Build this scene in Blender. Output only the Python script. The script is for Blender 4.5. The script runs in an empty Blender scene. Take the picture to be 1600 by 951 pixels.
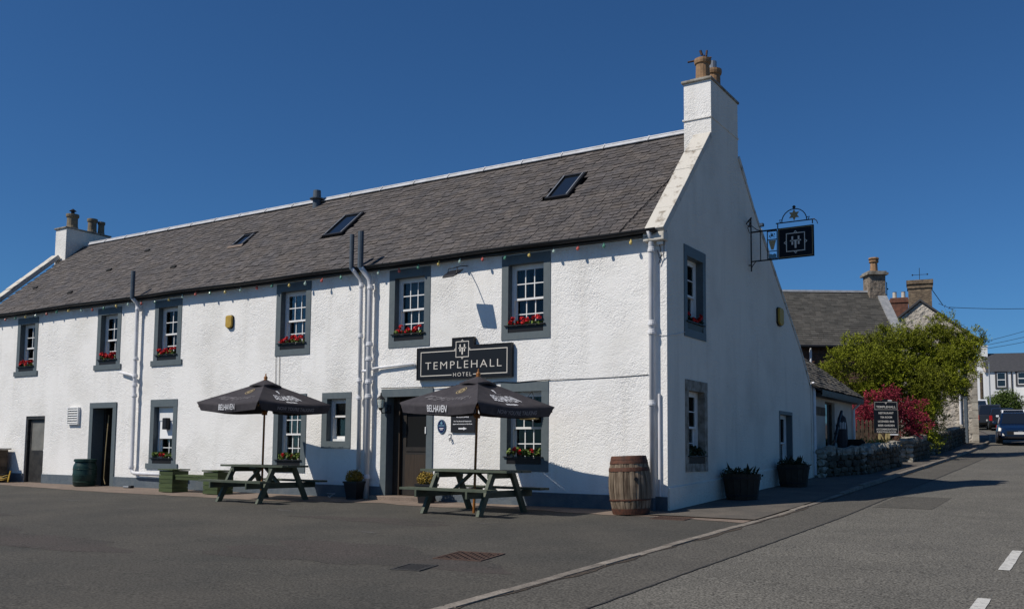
import bpy, math, random
import numpy as np
from mathutils import Vector, Matrix
random.seed(7); rng = np.random.default_rng(7)
S = bpy.context.scene
COL = S.collection
R_ = math.radians

# ---------------------------------------------------------------- camera
cd = bpy.data.cameras.new("camera"); cam = bpy.data.objects.new("camera", cd); COL.objects.link(cam)
pitch, roll, yaw = R_(4.7816), R_(0.5432), R_(32.6274)
fw = Vector((-math.sin(yaw)*math.cos(pitch), math.cos(yaw)*math.cos(pitch), math.sin(pitch)))
rt = Vector((math.cos(yaw), math.sin(yaw), 0)); up = rt.cross(fw)
rt2 = rt*math.cos(roll)+up*math.sin(roll); up2 = up*math.cos(roll)-rt*math.sin(roll)
m = Matrix((rt2, up2, -fw)).transposed().to_4x4(); m.translation = (6.5569, -15.3866, 1.0417)
cam.matrix_world = m
cd.sensor_width = 36; cd.lens = 1447.17/1600*36; cd.shift_y = 0.0679
cd.clip_start = 0.1; cd.clip_end = 3000
S.camera = cam

# ---------------------------------------------------------------- sky, sun, exposure
SUN_DIR = Vector((-.524, -.781, 1.0)).normalized()          # towards the sun
w = bpy.data.worlds.new("World"); S.world = w; w.use_nodes = True
nt = w.node_tree; nt.nodes.clear()
sky = nt.nodes.new("ShaderNodeTexSky"); sky.sky_type = 'NISHITA'; sky.sun_disc = False
sky.sun_elevation = math.asin(SUN_DIR.z); sky.sun_rotation = math.atan2(SUN_DIR.x, SUN_DIR.y)
sky.altitude = 200; sky.air_density = 0.9; sky.dust_density = 0.25; sky.ozone_density = 5.0
bg = nt.nodes.new("ShaderNodeBackground"); bg.inputs[1].default_value = 0.058
wo = nt.nodes.new("ShaderNodeOutputWorld")
tint = nt.nodes.new("ShaderNodeVectorMath"); tint.operation = 'MULTIPLY'; tint.inputs[1].default_value = (.54, .98, 1.33)
nt.links.new(sky.outputs[0], tint.inputs[0]); nt.links.new(tint.outputs[0], bg.inputs[0]); nt.links.new(bg.outputs[0], wo.inputs[0])
sl = bpy.data.lights.new("sun", 'SUN'); sl.energy = 4.4; sl.angle = R_(0.53); sl.color = (1, .935, .845)
so = bpy.data.objects.new("sun", sl); COL.objects.link(so)
so.rotation_euler = (-SUN_DIR).to_track_quat('-Z', 'Y').to_euler(); so.location = (-20, -30, 40)
S.view_settings.view_transform = 'Standard'; S.view_settings.look = 'None'
S.view_settings.exposure = 0.0; S.view_settings.gamma = 1.0; S.view_settings.use_curve_mapping = False

# ---------------------------------------------------------------- terrain height
_ys = np.arange(-60, 260, .25)
def _slope(y):
    if y < -45: return 0
    if y < -1: return .03
    if y < 1: return .03+.0065*(y+1)
    if y < 15: return .043
    if y < 30: return .043+.0007*(y-15)
    if y < 80: return .0535
    if y < 110: return .0535*(110-y)/30
    return 0
_zs = np.cumsum([_slope(y)*.25 for y in _ys]); _zs -= np.interp(0, _ys, _zs)
def gz(y): return float(np.interp(y, _ys, _zs))
def bend(y): return 0.0 if y < 28 else -.0033*(min(y, 90)-28)**2 - (0 if y < 90 else .41*(y-90))

# ---------------------------------------------------------------- materials
def mat(name, col, rough=.75, col2=None, nscale=6, lo=.35, hi=.65, bump=0, bscale=60, bdist=.01, spec=.3, metal=0,
        rnd=0, attr=0, stretch=(1, 1, 1), coord='pos', bstretch=None, detail=5, speck=None, speckscale=150, bdetail=4):
    m = bpy.data.materials.new(name); m.use_nodes = True
    N = m.node_tree.nodes; Lk = m.node_tree.links; P = N["Principled BSDF"]
    P.inputs['Roughness'].default_value = rough; P.inputs['Metallic'].default_value = metal
    P.inputs['Specular IOR Level'].default_value = spec
    if coord == 'pos':
        v = N.new("ShaderNodeNewGeometry").outputs['Position']
    else:
        v = N.new("ShaderNodeTexCoord").outputs['Object']
    mp = N.new("ShaderNodeMapping"); mp.inputs['Scale'].default_value = stretch; Lk.new(v, mp.inputs[0])
    rgb = lambda c: (*c, 1)
    out = None
    if col2 is not None:
        n = N.new("ShaderNodeTexNoise"); n.inputs['Scale'].default_value = nscale; n.inputs['Detail'].default_value = detail
        n.inputs['Roughness'].default_value = .6
        Lk.new(mp.outputs[0], n.inputs[0])
        r = N.new("ShaderNodeMapRange"); r.inputs[1].default_value = lo; r.inputs[2].default_value = hi; Lk.new(n.outputs[0], r.inputs[0])
        mx = N.new("ShaderNodeMix"); mx.data_type = 'RGBA'; mx.inputs[6].default_value = rgb(col); mx.inputs[7].default_value = rgb(col2)
        Lk.new(r.outputs[0], mx.inputs[0]); out = mx.outputs[2]
    def mulcol(src, facsock, amount):
        mr = N.new("ShaderNodeMapRange"); mr.inputs[3].default_value = 1-amount; mr.inputs[4].default_value = 1+amount
        Lk.new(facsock, mr.inputs[0])
        vm = N.new("ShaderNodeVectorMath"); vm.operation = 'SCALE'
        if src is None: vm.inputs[0].default_value = col
        else: Lk.new(src, vm.inputs[0])
        Lk.new(mr.outputs[0], vm.inputs['Scale']); return vm.outputs[0]
    if rnd: out = mulcol(out, N.new("ShaderNodeObjectInfo").outputs['Random'], rnd)
    if attr:
        a = N.new("ShaderNodeAttribute"); a.attribute_name = 'rnd'; out = mulcol(out, a.outputs['Fac'], attr)
    if speck:
        n2 = N.new("ShaderNodeTexNoise"); n2.inputs['Scale'].default_value = speckscale; n2.inputs['Detail'].default_value = 2
        Lk.new(mp.outputs[0], n2.inputs[0])
        r2 = N.new("ShaderNodeMapRange"); r2.inputs[1].default_value = .3; r2.inputs[2].default_value = .7; Lk.new(n2.outputs[0], r2.inputs[0])
        out = mulcol(out, r2.outputs[0], speck)
    if out is None: P.inputs['Base Color'].default_value = rgb(col)
    else: Lk.new(out, P.inputs['Base Color'])
    if bump:
        mp2 = N.new("ShaderNodeMapping"); mp2.inputs['Scale'].default_value = bstretch or (1, 1, 1); Lk.new(v, mp2.inputs[0])
        b = N.new("ShaderNodeTexNoise"); b.inputs['Scale'].default_value = bscale; b.inputs['Detail'].default_value = bdetail
        Lk.new(mp2.outputs[0], b.inputs[0])
        bp = N.new("ShaderNodeBump"); bp.inputs['Strength'].default_value = bump; bp.inputs['Distance'].default_value = bdist
        Lk.new(b.outputs[0], bp.inputs['Height']); Lk.new(bp.outputs[0], P.inputs['Normal'])
    return m

def harl_mat(name, col, dirt, strength, dist, scale):
    """white wet-dash render: lumpy bump at two scales plus rain streaks and grime with their own shapes"""
    m = bpy.data.materials.new(name); m.use_nodes = True
    N = m.node_tree.nodes; Lk = m.node_tree.links; P = N["Principled BSDF"]
    P.inputs['Roughness'].default_value = .85; P.inputs['Specular IOR Level'].default_value = .15
    g = N.new("ShaderNodeNewGeometry").outputs['Position']
    def noise(sc, det, stretch=(1, 1, 1), rough=.55):
        mp = N.new("ShaderNodeMapping"); mp.inputs['Scale'].default_value = stretch; Lk.new(g, mp.inputs[0])
        n = N.new("ShaderNodeTexNoise"); n.inputs['Scale'].default_value = sc; n.inputs['Detail'].default_value = det
        n.inputs['Roughness'].default_value = rough; Lk.new(mp.outputs[0], n.inputs[0]); return n.outputs[0]
    def rng_(s, a, b, c=0, d=1):
        r = N.new("ShaderNodeMapRange"); r.inputs[1].default_value = a; r.inputs[2].default_value = b
        r.inputs[3].default_value = c; r.inputs[4].default_value = d; Lk.new(s, r.inputs[0]); return r.outputs[0]
    def math_(op, a, b):
        n = N.new("ShaderNodeMath"); n.operation = op
        for i, x in enumerate((a, b)):
            if isinstance(x, (int, float)): n.inputs[i].default_value = x
            else: Lk.new(x, n.inputs[i])
        return n.outputs[0]
    streak = rng_(noise(1.0, 5, (3.2, 3.2, .35)), .5, .8, 0, .38)
    patch = rng_(noise(.7, 6), .5, .75, 0, .5)
    pits = rng_(noise(scale*1.6, 2), .62, .74, 0, .55)
    f = math_('MAXIMUM', math_('MAXIMUM', streak, patch), pits)
    mx = N.new("ShaderNodeMix"); mx.data_type = 'RGBA'
    mx.inputs[6].default_value = (*col, 1); mx.inputs[7].default_value = (*dirt, 1)
    Lk.new(f, mx.inputs[0]); Lk.new(mx.outputs[2], P.inputs['Base Color'])
    vo = N.new("ShaderNodeTexVoronoi"); vo.feature = 'SMOOTH_F1'; vo.inputs['Scale'].default_value = scale*.62; vo.inputs['Smoothness'].default_value = .35
    wp = N.new("ShaderNodeVectorMath"); wp.operation = 'ADD'
    wn = N.new("ShaderNodeTexNoise"); wn.inputs['Scale'].default_value = scale*.5; Lk.new(g, wn.inputs[0])
    ws = N.new("ShaderNodeVectorMath"); ws.operation = 'SCALE'; ws.inputs['Scale'].default_value = .05; Lk.new(wn.outputs['Color'], ws.inputs[0])
    Lk.new(g, wp.inputs[0]); Lk.new(ws.outputs[0], wp.inputs[1]); Lk.new(wp.outputs[0], vo.inputs['Vector'])
    h = math_('ADD', math_('MULTIPLY', vo.outputs['Distance'], -.9), math_('MULTIPLY', noise(scale*.13, 2), 1.1))
    h = math_('ADD', h, math_('MULTIPLY', noise(scale*1.7, 2), .55))
    bp = N.new("ShaderNodeBump"); bp.inputs['Distance'].default_value = dist
    Lk.new(rng_(noise(.9, 3), .34, .66, strength*.45, min(1, strength*1.5)), bp.inputs['Strength'])
    Lk.new(h, bp.inputs['Height']); Lk.new(bp.outputs[0], P.inputs['Normal'])
    return m

def glass_mat(name, tint=(.75, .8, .8)):
    m = bpy.data.materials.new(name); m.use_nodes = True
    N = m.node_tree.nodes; Lk = m.node_tree.links; N.clear()
    o = N.new("ShaderNodeOutputMaterial"); t = N.new("ShaderNodeBsdfTransparent"); t.inputs[0].default_value = (*tint, 1)
    gl = N.new("ShaderNodeBsdfGlossy"); gl.inputs['Roughness'].default_value = .02
    gb = N.new("ShaderNodeBump"); gb.inputs['Strength'].default_value = .25; gb.inputs['Distance'].default_value = .01; gn = N.new("ShaderNodeTexNoise"); gn.inputs['Scale'].default_value = 5; gp = N.new("ShaderNodeNewGeometry"); Lk.new(gp.outputs['Position'], gn.inputs[0]); Lk.new(gn.outputs[0], gb.inputs['Height']); Lk.new(gb.outputs[0], gl.inputs['Normal'])
    fr = N.new("ShaderNodeFresnel"); fr.inputs[0].default_value = 1.33
    mx = N.new("ShaderNodeMixShader"); Lk.new(fr.outputs[0], mx.inputs[0]); Lk.new(t.outputs[0], mx.inputs[1]); Lk.new(gl.outputs[0], mx.inputs[2])
    Lk.new(mx.outputs[0], o.inputs[0]); return m

M = {}
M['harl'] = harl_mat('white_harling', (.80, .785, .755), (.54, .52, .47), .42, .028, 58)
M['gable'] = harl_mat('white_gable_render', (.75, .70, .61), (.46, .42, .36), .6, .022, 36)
M['blue'] = mat('slate_blue_paint', (.092, .114, .124), .55, (.108, .130, .138), 9, bump=.25, bscale=55, bdist=.006)
M['plinth'] = mat('plinth_paint', (.078, .100, .122), .6, (.115, .135, .15), 4, bump=.5, bscale=26, bdist=.02)
M['white'] = mat('white_paint', (.78, .78, .77), .4, (.70, .70, .68), 12)
M['pipe'] = mat('pipe_paint', (.72, .72, .74), .45, (.60, .60, .60), 7, stretch=(1, 1, .4))
M['pipedark'] = mat('dark_pipe_paint', (.055, .075, .100), .5, (.08, .10, .12), 8)
M['glass'] = glass_mat('window_glass')
M['slate'] = mat('roof_slate', (.072, .066, .066), .72, (.094, .080, .070), 2.2, attr=.24, bump=.35, bscale=40, bdist=.006, spec=.35, speck=.22, speckscale=18)
M['slate2'] = mat('old_roof_slate', (.085, .080, .070), .85, (.125, .112, .09), 3, attr=.4, bump=.4, bscale=30, bdist=.01)
M['slate3'] = mat('grey_house_slate', (.062, .060, .054), .8, (.088, .082, .072), 2, attr=.22)
M['deck'] = mat('roof_underlay', (.02, .02, .02), .9)
M['ridge'] = mat('ridge_flashing', (.52, .53, .55), .5, (.40, .40, .40), 4)
M['gutter'] = mat('black_gutter', (.014, .015, .017), .45)
M['stonecope'] = mat('coping_paint', (.55, .52, .46), .85, (.26, .225, .18), 4.2, .54, .66, bump=.5, bscale=18, bdist=.02)
M['capstone'] = mat('cap_stone', (.33, .31, .27), .9, (.15, .13, .10), 6, bump=.5, bscale=30)
M['pot'] = mat('clay_pot', (.34, .20, .105), .8, (.20, .125, .07), 9)
M['potgrey'] = mat('sooty_pot', (.14, .12, .09), .8, (.24, .19, .12), 8)
M['iron'] = mat('black_iron', (.012, .012, .014), .5)
M['rusty'] = mat('rusty_iron', (.105, .062, .045), .8, (.062, .042, .034), 30, bump=.4, bscale=80)
M['room'] = mat('room_plaster', (.16, .15, .14), .9)
M['darkroom'] = mat('dark_room', (.05, .045, .04), .9)
M['curtain'] = mat('teal_curtain', (.04, .14, .22), .9, (.02, .07, .12), 14, stretch=(1, 1, .05))
M['netcurtain'] = mat('net_curtain', (.26, .245, .215), .9, (.15, .14, .125), 14, stretch=(1, 1, .05))
M['greycurtain'] = mat('grey_curtain', (.18, .17, .16), .9, (.10, .10, .09), 14, stretch=(1, 1, .05))
M['blind'] = mat('white_blind', (.8, .8, .8), .8)
M['doordark'] = mat('dark_door_paint', (.022, .019, .017), .5, (.032, .027, .022), 5)
M['doorbrown'] = mat('brown_door_wood', (.045, .032, .022), .6, (.03, .021, .015), 6, stretch=(6, 6, .6))
M['frost'] = mat('frosted_glass', (.20, .19, .165), .35, (.14, .135, .12), 3)
M['blackdoor'] = mat('black_door', (.020, .020, .020), .5, (.045, .043, .04), 7)
M['asphalt'] = mat('road_asphalt', (.112, .106, .092), .92, (.136, .128, .110), .9, speck=.75, speckscale=48, bump=.6, bscale=55, bdist=.014, spec=.2)
M['roadedge'] = mat('patched_asphalt', (.082, .077, .067), .92, (.100, .093, .080), .8, speck=.6, speckscale=42, bump=.6, bscale=50, bdist=.012, spec=.2)
M['forecourt'] = mat('forecourt_asphalt', (.058, .0560, .0495), .92, (.080, .0740, .0630), .55, speck=.5, speckscale=42, bump=.6, bscale=50, bdist=.012, spec=.2)
M['scuff'] = mat('pale_worn_asphalt', (.098, .092, .085), .92, (.066, .063, .059), 7, .35, .6, speck=.5, speckscale=42)
M['oldtar'] = mat('older_tarmac', (.070, .060, .054), .93, (.057, .053, .047), .9, speck=.5, speckscale=42, bump=.6, bscale=50, bdist=.012, spec=.2)
M['grit'] = mat('kerb_grit_dirt', (.075, .058, .042), .95, (.045, .038, .032), 11, speck=.6, speckscale=60, bump=.8, bscale=60)
M['tar'] = mat('tar_joint', (.03, .03, .03), .8, (.06, .057, .053), 14)
M['strip'] = mat('stained_concrete', (.215, .165, .130), .9, (.15, .118, .096), 2.5, speck=.25, speckscale=60, bump=.3, bscale=60)
M['pave'] = mat('pavement_asphalt', (.085, .078, .068), .92, (.13, .112, .092), 1.4, speck=.35, speckscale=60, bump=.5, bscale=70)
M['kerb'] = mat('kerb_concrete', (.25, .22, .185), .9, (.15, .132, .11), 5, speck=.3, speckscale=50, rnd=.12, bump=.5, bscale=50)
M['line'] = mat('road_paint', (.55, .54, .50), .8, (.30, .29, .27), 16, .48, .7, bump=.5, bscale=90)
M['soil'] = mat('bare_ground', (.06, .05, .035), .95, (.07, .08, .03), 2)
M['grass'] = mat('verge_grass', (.05, .075, .02), .95, (.08, .09, .03), 3, bump=.6, bscale=40, bdist=.05)
M['signnavy'] = mat('sign_board_paint', (.0065, .0100, .0155), .6, spec=.15)
M['signedge'] = mat('sign_frame_paint', (.012, .012, .013), .45)
M['letter'] = mat('pale_lettering', (.62, .58, .52), .6)
M['letterwhite'] = mat('white_print', (.70, .70, .72), .7)
M['lettergrey'] = mat('faded_grey_print', (.20, .19, .20), .8)
M['gold'] = mat('gold_print', (.30, .235, .13), .7)
M['canopy'] = mat('black_canvas', (.036, .032, .037), .85, (.050, .045, .050), 7, bump=.3, bscale=9, bdist=.03)
M['canopy_in'] = mat('canvas_underside', (.10, .095, .11), .85)
M['polewood'] = mat('varnished_pole', (.30, .115, .022), .4, (.20, .075, .015), 7, stretch=(8, 8, .4))
M['green'] = mat('green_timber_paint', (.056, .070, .048), .6, (.084, .098, .070), 5, rnd=.15, bump=.2, bscale=40, bdist=.004)
M['green2'] = mat('olive_timber_paint', (.062, .085, .030), .65, (.040, .058, .020), 5, rnd=.2, stretch=(.6, .6, 5))
M['butt'] = mat('green_plastic', (.010, .032, .028), .4, (.014, .04, .033), 6)
M['blackplastic'] = mat('black_plastic', (.014, .014, .016), .45)
M['stave'] = mat('weathered_oak', (.245, .19, .135), .85, (.075, .05, .032), 5, rnd=.28, stretch=(5, 5, .5), bump=.5, bscale=60, bdist=.006, bstretch=(1, 1, .1))
M['hoop'] = mat('rusted_hoop', (.115, .045, .026), .75, (.055, .028, .02), 14, bump=.3, bscale=40)
M['darkoak'] = mat('dark_oak_tub', (.030, .022, .016), .8, (.045, .035, .025), 8, rnd=.2)
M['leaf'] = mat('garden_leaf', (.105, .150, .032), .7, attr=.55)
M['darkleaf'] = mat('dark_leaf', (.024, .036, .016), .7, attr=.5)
M['geranium'] = mat('geranium_red', (.42, .012, .016), .7, attr=.6)
M['treeleaf'] = mat('yellow_green_foliage', (.150, .170, .007), .75, attr=.72)
M['mapleleaf'] = mat('crimson_maple_leaf', (.225, .017, .036), .7, attr=.6)
M['topiary'] = mat('golden_topiary', (.20, .135, .020), .8, attr=.5)
M['hedge'] = mat('hedge_leaf', (.055, .085, .014), .8, attr=.5)
M['bark'] = mat('bark', (.06, .045, .032), .95, (.035, .027, .02), 12, bump=.6, bscale=20)
M['rubble'] = mat('pale_rubble_stone', (.50, .455, .39), .95, (.30, .265, .22), 3.2, .42, .66, bump=1.0, bscale=5.5, bdist=.16, bdetail=6)
M['quoin'] = mat('quoin_stone', (.40, .37, .31), .9, (.26, .23, .19), 4, rnd=.12)
M['redstone'] = mat('dark_red_rubble', (.155, .085, .060), .95, (.065, .048, .038), 3.2, bump=1.0, bscale=5, bdist=.1)
M['copestone'] = mat('lichened_sunlit_stone', (.36, .335, .28), .95, (.15, .135, .11), 8, rnd=.25, bump=.6, bscale=22, bdist=.03)  # pale lichen, plus sunlight on copes and wall ends put into the colour
M['drystone'] = mat('mossy_shaded_stone', (.105, .092, .070), .95, (.045, .040, .030), 7, rnd=.4, bump=.6, bscale=22, bdist=.03)  # moss, with the shade on the wall faces darkened into the colour
M['chimneystone'] = mat('sooty_chimney_stone', (.27, .225, .175), .95, (.12, .095, .075), 4, bump=1.0, bscale=7, bdist=.06)
M['doorglass'] = mat('dim_door_glass', (.012, .012, .012), .35, spec=.12)
M['grate'] = mat('worn_grate_steel', (.055, .054, .052), .7, (.035, .032, .03), 30)
M['brick'] = mat('sooty_brick', (.23, .175, .115), .9, (.10, .075, .055), 5, bump=.8, bscale=10, bdist=.05, bstretch=(.4, .4, 3))
M['redbrick'] = mat('red_brick', (.17, .075, .05), .9, (.09, .045, .033), 6)
M['lead'] = mat('lead_flashing', (.22, .23, .24), .6, (.34, .34, .34), 6)
M['cream'] = mat('cream_render', (.56, .51, .44), .9, (.44, .40, .345), 2, bump=.3, bscale=30)
M['whitehouse'] = mat('white_house_render', (.72, .72, .71), .9)
M['darkslate'] = mat('dark_house_slate', (.045, .047, .052), .75, (.06, .06, .065), 5)
M['timber'] = mat('brown_timber', (.13, .095, .065), .85, (.055, .04, .028), 6, rnd=.25)
M['rawwood'] = mat('raw_timber', (.42, .33, .15), .8)
M['yellow'] = mat('yellow_plastic', (.46, .30, .055), .6, (.36, .23, .04), 9)
M['wicker'] = mat('pale_wicker', (.50, .40, .23), .8, (.28, .21, .11), 30, stretch=(1, 1, 4))
M['badge'] = mat('badge_blue', (.012, .018, .075), .4)
M['badgelight'] = mat('badge_pale_blue', (.12, .26, .34), .6)
M['carblue'] = mat('blue_car_paint', (.003, .012, .042), .22, spec=.6)
M['carblack'] = mat('black_car_paint', (.010, .010, .013), .22, spec=.6)
M['cargrey'] = mat('dark_grey_car_paint', (.022, .024, .030), .25, spec=.6)
M['carwhite'] = mat('white_car_paint', (.66, .67, .69), .25, spec=.5)
M['carglass'] = mat('car_glass', (.010, .013, .018), .06, spec=.8)
M['tyre'] = mat('tyre_rubber', (.014, .014, .014), .9)
M['alloy'] = mat('wheel_alloy', (.35, .35, .36), .35, metal=.8)
M['lamp'] = mat('lamp_lens', (.75, .75, .72), .15)
M['taillamp'] = mat('tail_lamp', (.30, .008, .008), .3)
M['plate'] = mat('number_plate', (.62, .62, .60), .5)
M['wire'] = mat('black_cable', (.01, .01, .011), .6)
M['bulbred'] = mat('red_bulb', (.50, .12, .10), .25)
M['bulbyellow'] = mat('yellow_bulb', (.60, .46, .16), .25)
M['bulbgreen'] = mat('green_bulb', (.10, .26, .19), .25)
M['bulbpale'] = mat('pale_bulb', (.40, .52, .46), .25)
M['alu'] = mat('grey_metal', (.30, .31, .32), .4, metal=.5)

# ---------------------------------------------------------------- mesh helpers
class MB:
    def __init__(s): s.v = []; s.f = []; s.mi = []; s.r = []
    def add(s, vs, fs, m=0, r=None):
        o = len(s.v); s.v += [tuple(v) for v in vs]; s.r += [(.5 if r is None else r)]*len(vs)
        s.f += [tuple(o+i for i in f) for f in fs]; s.mi += [m]*len(fs); return s
    def box(s, x0, x1, y0, y1, z0, z1, m=0, r=None):
        return s.add([(x0, y0, z0), (x1, y0, z0), (x1, y1, z0), (x0, y1, z0), (x0, y0, z1), (x1, y0, z1), (x1, y1, z1), (x0, y1, z1)],
            [(0, 3, 2, 1), (4, 5, 6, 7), (0, 1, 5, 4), (1, 2, 6, 5), (2, 3, 7, 6), (3, 0, 4, 7)], m, r)
    def obox(s, c, ax, ay, az, m=0, r=None):
        c, ax, ay, az = map(Vector, (c, ax, ay, az)); P = []
        for k in (-1, 1):
            for i, j in ((-1, -1), (1, -1), (1, 1), (-1, 1)): P.append(c+ax*i+ay*j+az*k)
        return s.add(P, [(0, 3, 2, 1), (4, 5, 6, 7), (0, 1, 5, 4), (1, 2, 6, 5), (2, 3, 7, 6), (3, 0, 4, 7)], m, r)
    def beam(s, p, q, a, b, upv=(0, 0, 1), m=0):
        p, q = Vector(p), Vector(q); d = (q-p).normalized(); u = Vector(upv); x = d.cross(u)
        if x.length < 1e-4: x = d.cross(Vector((1, 0, 0)))
        x.normalize(); u = x.cross(d)
        return s.obox((p+q)/2, (q-p)/2, x*a/2, u*b/2, m)
    def tube(s, pts, r, n=8, m=0, caps=True):
        pts = [Vector(p) for p in pts]; k = len(pts); rs = r if isinstance(r, (list, tuple)) else [r]*k
        vs = []; ref = None
        for i, p in enumerate(pts):
            d = (pts[min(i+1, k-1)]-pts[max(i-1, 0)]).normalized()
            if ref is None:
                ref = d.cross(Vector((0, 0, 1)));
                if ref.length < 1e-3: ref = Vector((1, 0, 0))
            ref = (ref-d*ref.dot(d)).normalized(); b = d.cross(ref)
            for j in range(n):
                a = 2*math.pi*j/n; vs.append(p+(ref*math.cos(a)+b*math.sin(a))*rs[i])
        fs = [(i*n+j, i*n+(j+1) % n, (i+1)*n+(j+1) % n, (i+1)*n+j) for i in range(k-1) for j in range(n)]
        if caps: fs += [tuple(range(n))[::-1], tuple((k-1)*n+j for j in range(n))]
        return s.add(vs, fs, m)
    def lathe(s, prof, n=16, c=(0, 0, 0), m=0):
        c = Vector(c); vs = []
        for r, z in prof:
            for j in range(n): a = 2*math.pi*j/n; vs.append(c+Vector((r*math.cos(a), r*math.sin(a), z)))
        k = len(prof)
        fs = [(i*n+j, i*n+(j+1) % n, (i+1)*n+(j+1) % n, (i+1)*n+j) for i in range(k-1) for j in range(n)]
        fs += [tuple(range(n))[::-1], tuple((k-1)*n+j for j in range(n))]
        return s.add(vs, fs, m)
    def prism(s, poly, ext, m=0, r=None):
        """poly: list of 3-D points (planar), ext: extrusion vector"""
        ext = Vector(ext); n = len(poly); a = [Vector(p) for p in poly]; b = [p+ext for p in a]
        fs = [tuple(range(n))[::-1], tuple(range(n, 2*n))]+[(i, (i+1) % n, n+(i+1) % n, n+i) for i in range(n)]
        return s.add(a+b, fs, m, r)
    def mesh(s, name, mats, smooth=False):
        me = bpy.data.meshes.new(name); me.from_pydata(s.v, [], s.f)
        for mm in (mats if isinstance(mats, (list, tuple)) else [mats]): me.materials.append(M[mm] if isinstance(mm, str) else mm)
        me.polygons.foreach_set('material_index', s.mi)
        at = me.attributes.new('rnd', 'FLOAT', 'POINT'); at.data.foreach_set('value', s.r)
        if smooth: me.polygons.foreach_set('use_smooth', [True]*len(me.polygons))
        me.update(); return me
    def build(s, name, mats, parent=None, smooth=False, bevel=0, kind=None, loc=None):
        o = bpy.data.objects.new(name, s.mesh(name, mats, smooth)); COL.objects.link(o)
        if parent: o.parent = parent
        if loc is not None: o.location = loc
        if bevel:
            b = o.modifiers.new('bevel', 'BEVEL'); b.width = bevel; b.segments = 2; b.limit_method = 'ANGLE'
        if kind: o['kind'] = kind
        return o

def inst(name, me, parent=None, mw=None, loc=None):
    o = bpy.data.objects.new(name, me); COL.objects.link(o)
    if parent: o.parent = parent
    if mw is not None: o.matrix_local = mw
    if loc is not None: o.location = loc
    return o
def tag(o, label=None, cat=None, group=None, kind=None):
    if label: o['label'] = label
    if cat: o['category'] = cat
    if group: o['group'] = group
    if kind: o['kind'] = kind
    return o
def thing(name, label, cat, loc=(0, 0, 0), rz=0, group=None):
    o = bpy.data.objects.new(name, None); COL.objects.link(o); o.empty_display_size = .3
    o.location = loc; o.rotation_euler = (0, 0, rz); return tag(o, label, cat, group)
def copy_tree(o, parent=None):
    c = o.copy(); COL.objects.link(c)
    if parent: c.parent = parent
    for ch in list(o.children): copy_tree(ch, c)
    return c

def text_mesh(txt, size, width=None, bold=0.0, shear=0.0, spacing=1.0, res=3):
    cu = bpy.data.curves.new('t', 'FONT'); cu.body = txt; cu.size = size; cu.align_x = 'CENTER'; cu.align_y = 'CENTER'
    cu.offset = bold; cu.shear = shear; cu.space_character = spacing; cu.resolution_u = res; cu.fill_mode = 'FRONT'
    o = bpy.data.objects.new('t', cu); COL.objects.link(o)
    dg = bpy.context.evaluated_depsgraph_get(); me = bpy.data.meshes.new_from_object(o.evaluated_get(dg))
    vs = np.array([v.co[:] for v in me.vertices]); fs = [tuple(p.vertices) for p in me.polygons]
    bpy.data.objects.remove(o); bpy.data.curves.remove(cu); bpy.data.meshes.remove(me)
    vs[:, 0] -= (vs[:, 0].min()+vs[:, 0].max())/2; vs[:, 1] -= (vs[:, 1].min()+vs[:, 1].max())/2
    if width: vs[:, 0] *= width/(vs[:, 0].max()-vs[:, 0].min())
    return vs, fs
def put_text(txt, size, width, fn, parent, mat='letter', name='lettering', **k):
    """fn maps (u right, v up) on the sign face to a 3-D point just proud of it"""
    vs, fs = text_mesh(txt, size, width, **k)
    b = MB(); b.add([fn(x, y) for x, y, _ in vs], fs); return b.build(name, mat, parent)
def outline(b, x0, x1, y0, y1, t, fn, d=.004):
    for a, e, c, g in ((x0, x1, y0, y0+t), (x0, x1, y1-t, y1), (x0, x0+t, y0+t, y1-t), (x1-t, x1, y0+t, y1-t)):
        b.add([fn(a, c), fn(e, c), fn(e, g), fn(a, g)], [(0, 1, 2, 3)])
def rectf(b, x0, x1, y0, y1, fn): b.add([fn(x0, y0), fn(x1, y0), fn(x1, y1), fn(x0, y1)], [(0, 1, 2, 3)])
def ht_emblem(b, cx, cy, s, fn, frame=True):
    """square frame with a small point on each side, and H over T monogram; s = half side"""
    f = lambda u, v: fn(cx+u*s, cy+v*s)
    if frame:
        outline(b, -1, 1, -1, 1, .09, f)
        for k in range(4):
            a = math.pi/2*k; c, d = math.cos(a), math.sin(a)
            r = lambda u, v: f(u*c-v*d, u*d+v*c)
            b.add([r(1.0, -.2), r(1.24, 0), r(1.0, .2), r(1.0, .11), r(1.12, 0), r(1.0, -.11)], [(0, 1, 4, 5), (1, 2, 3, 4)])
    for x in (-.42, .24): rectf(b, x, x+.18, -.28, .62, f)
    rectf(b, -.58, .58, .10, .22, f); rectf(b, -.10, .10, -.66, .095, f)

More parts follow.
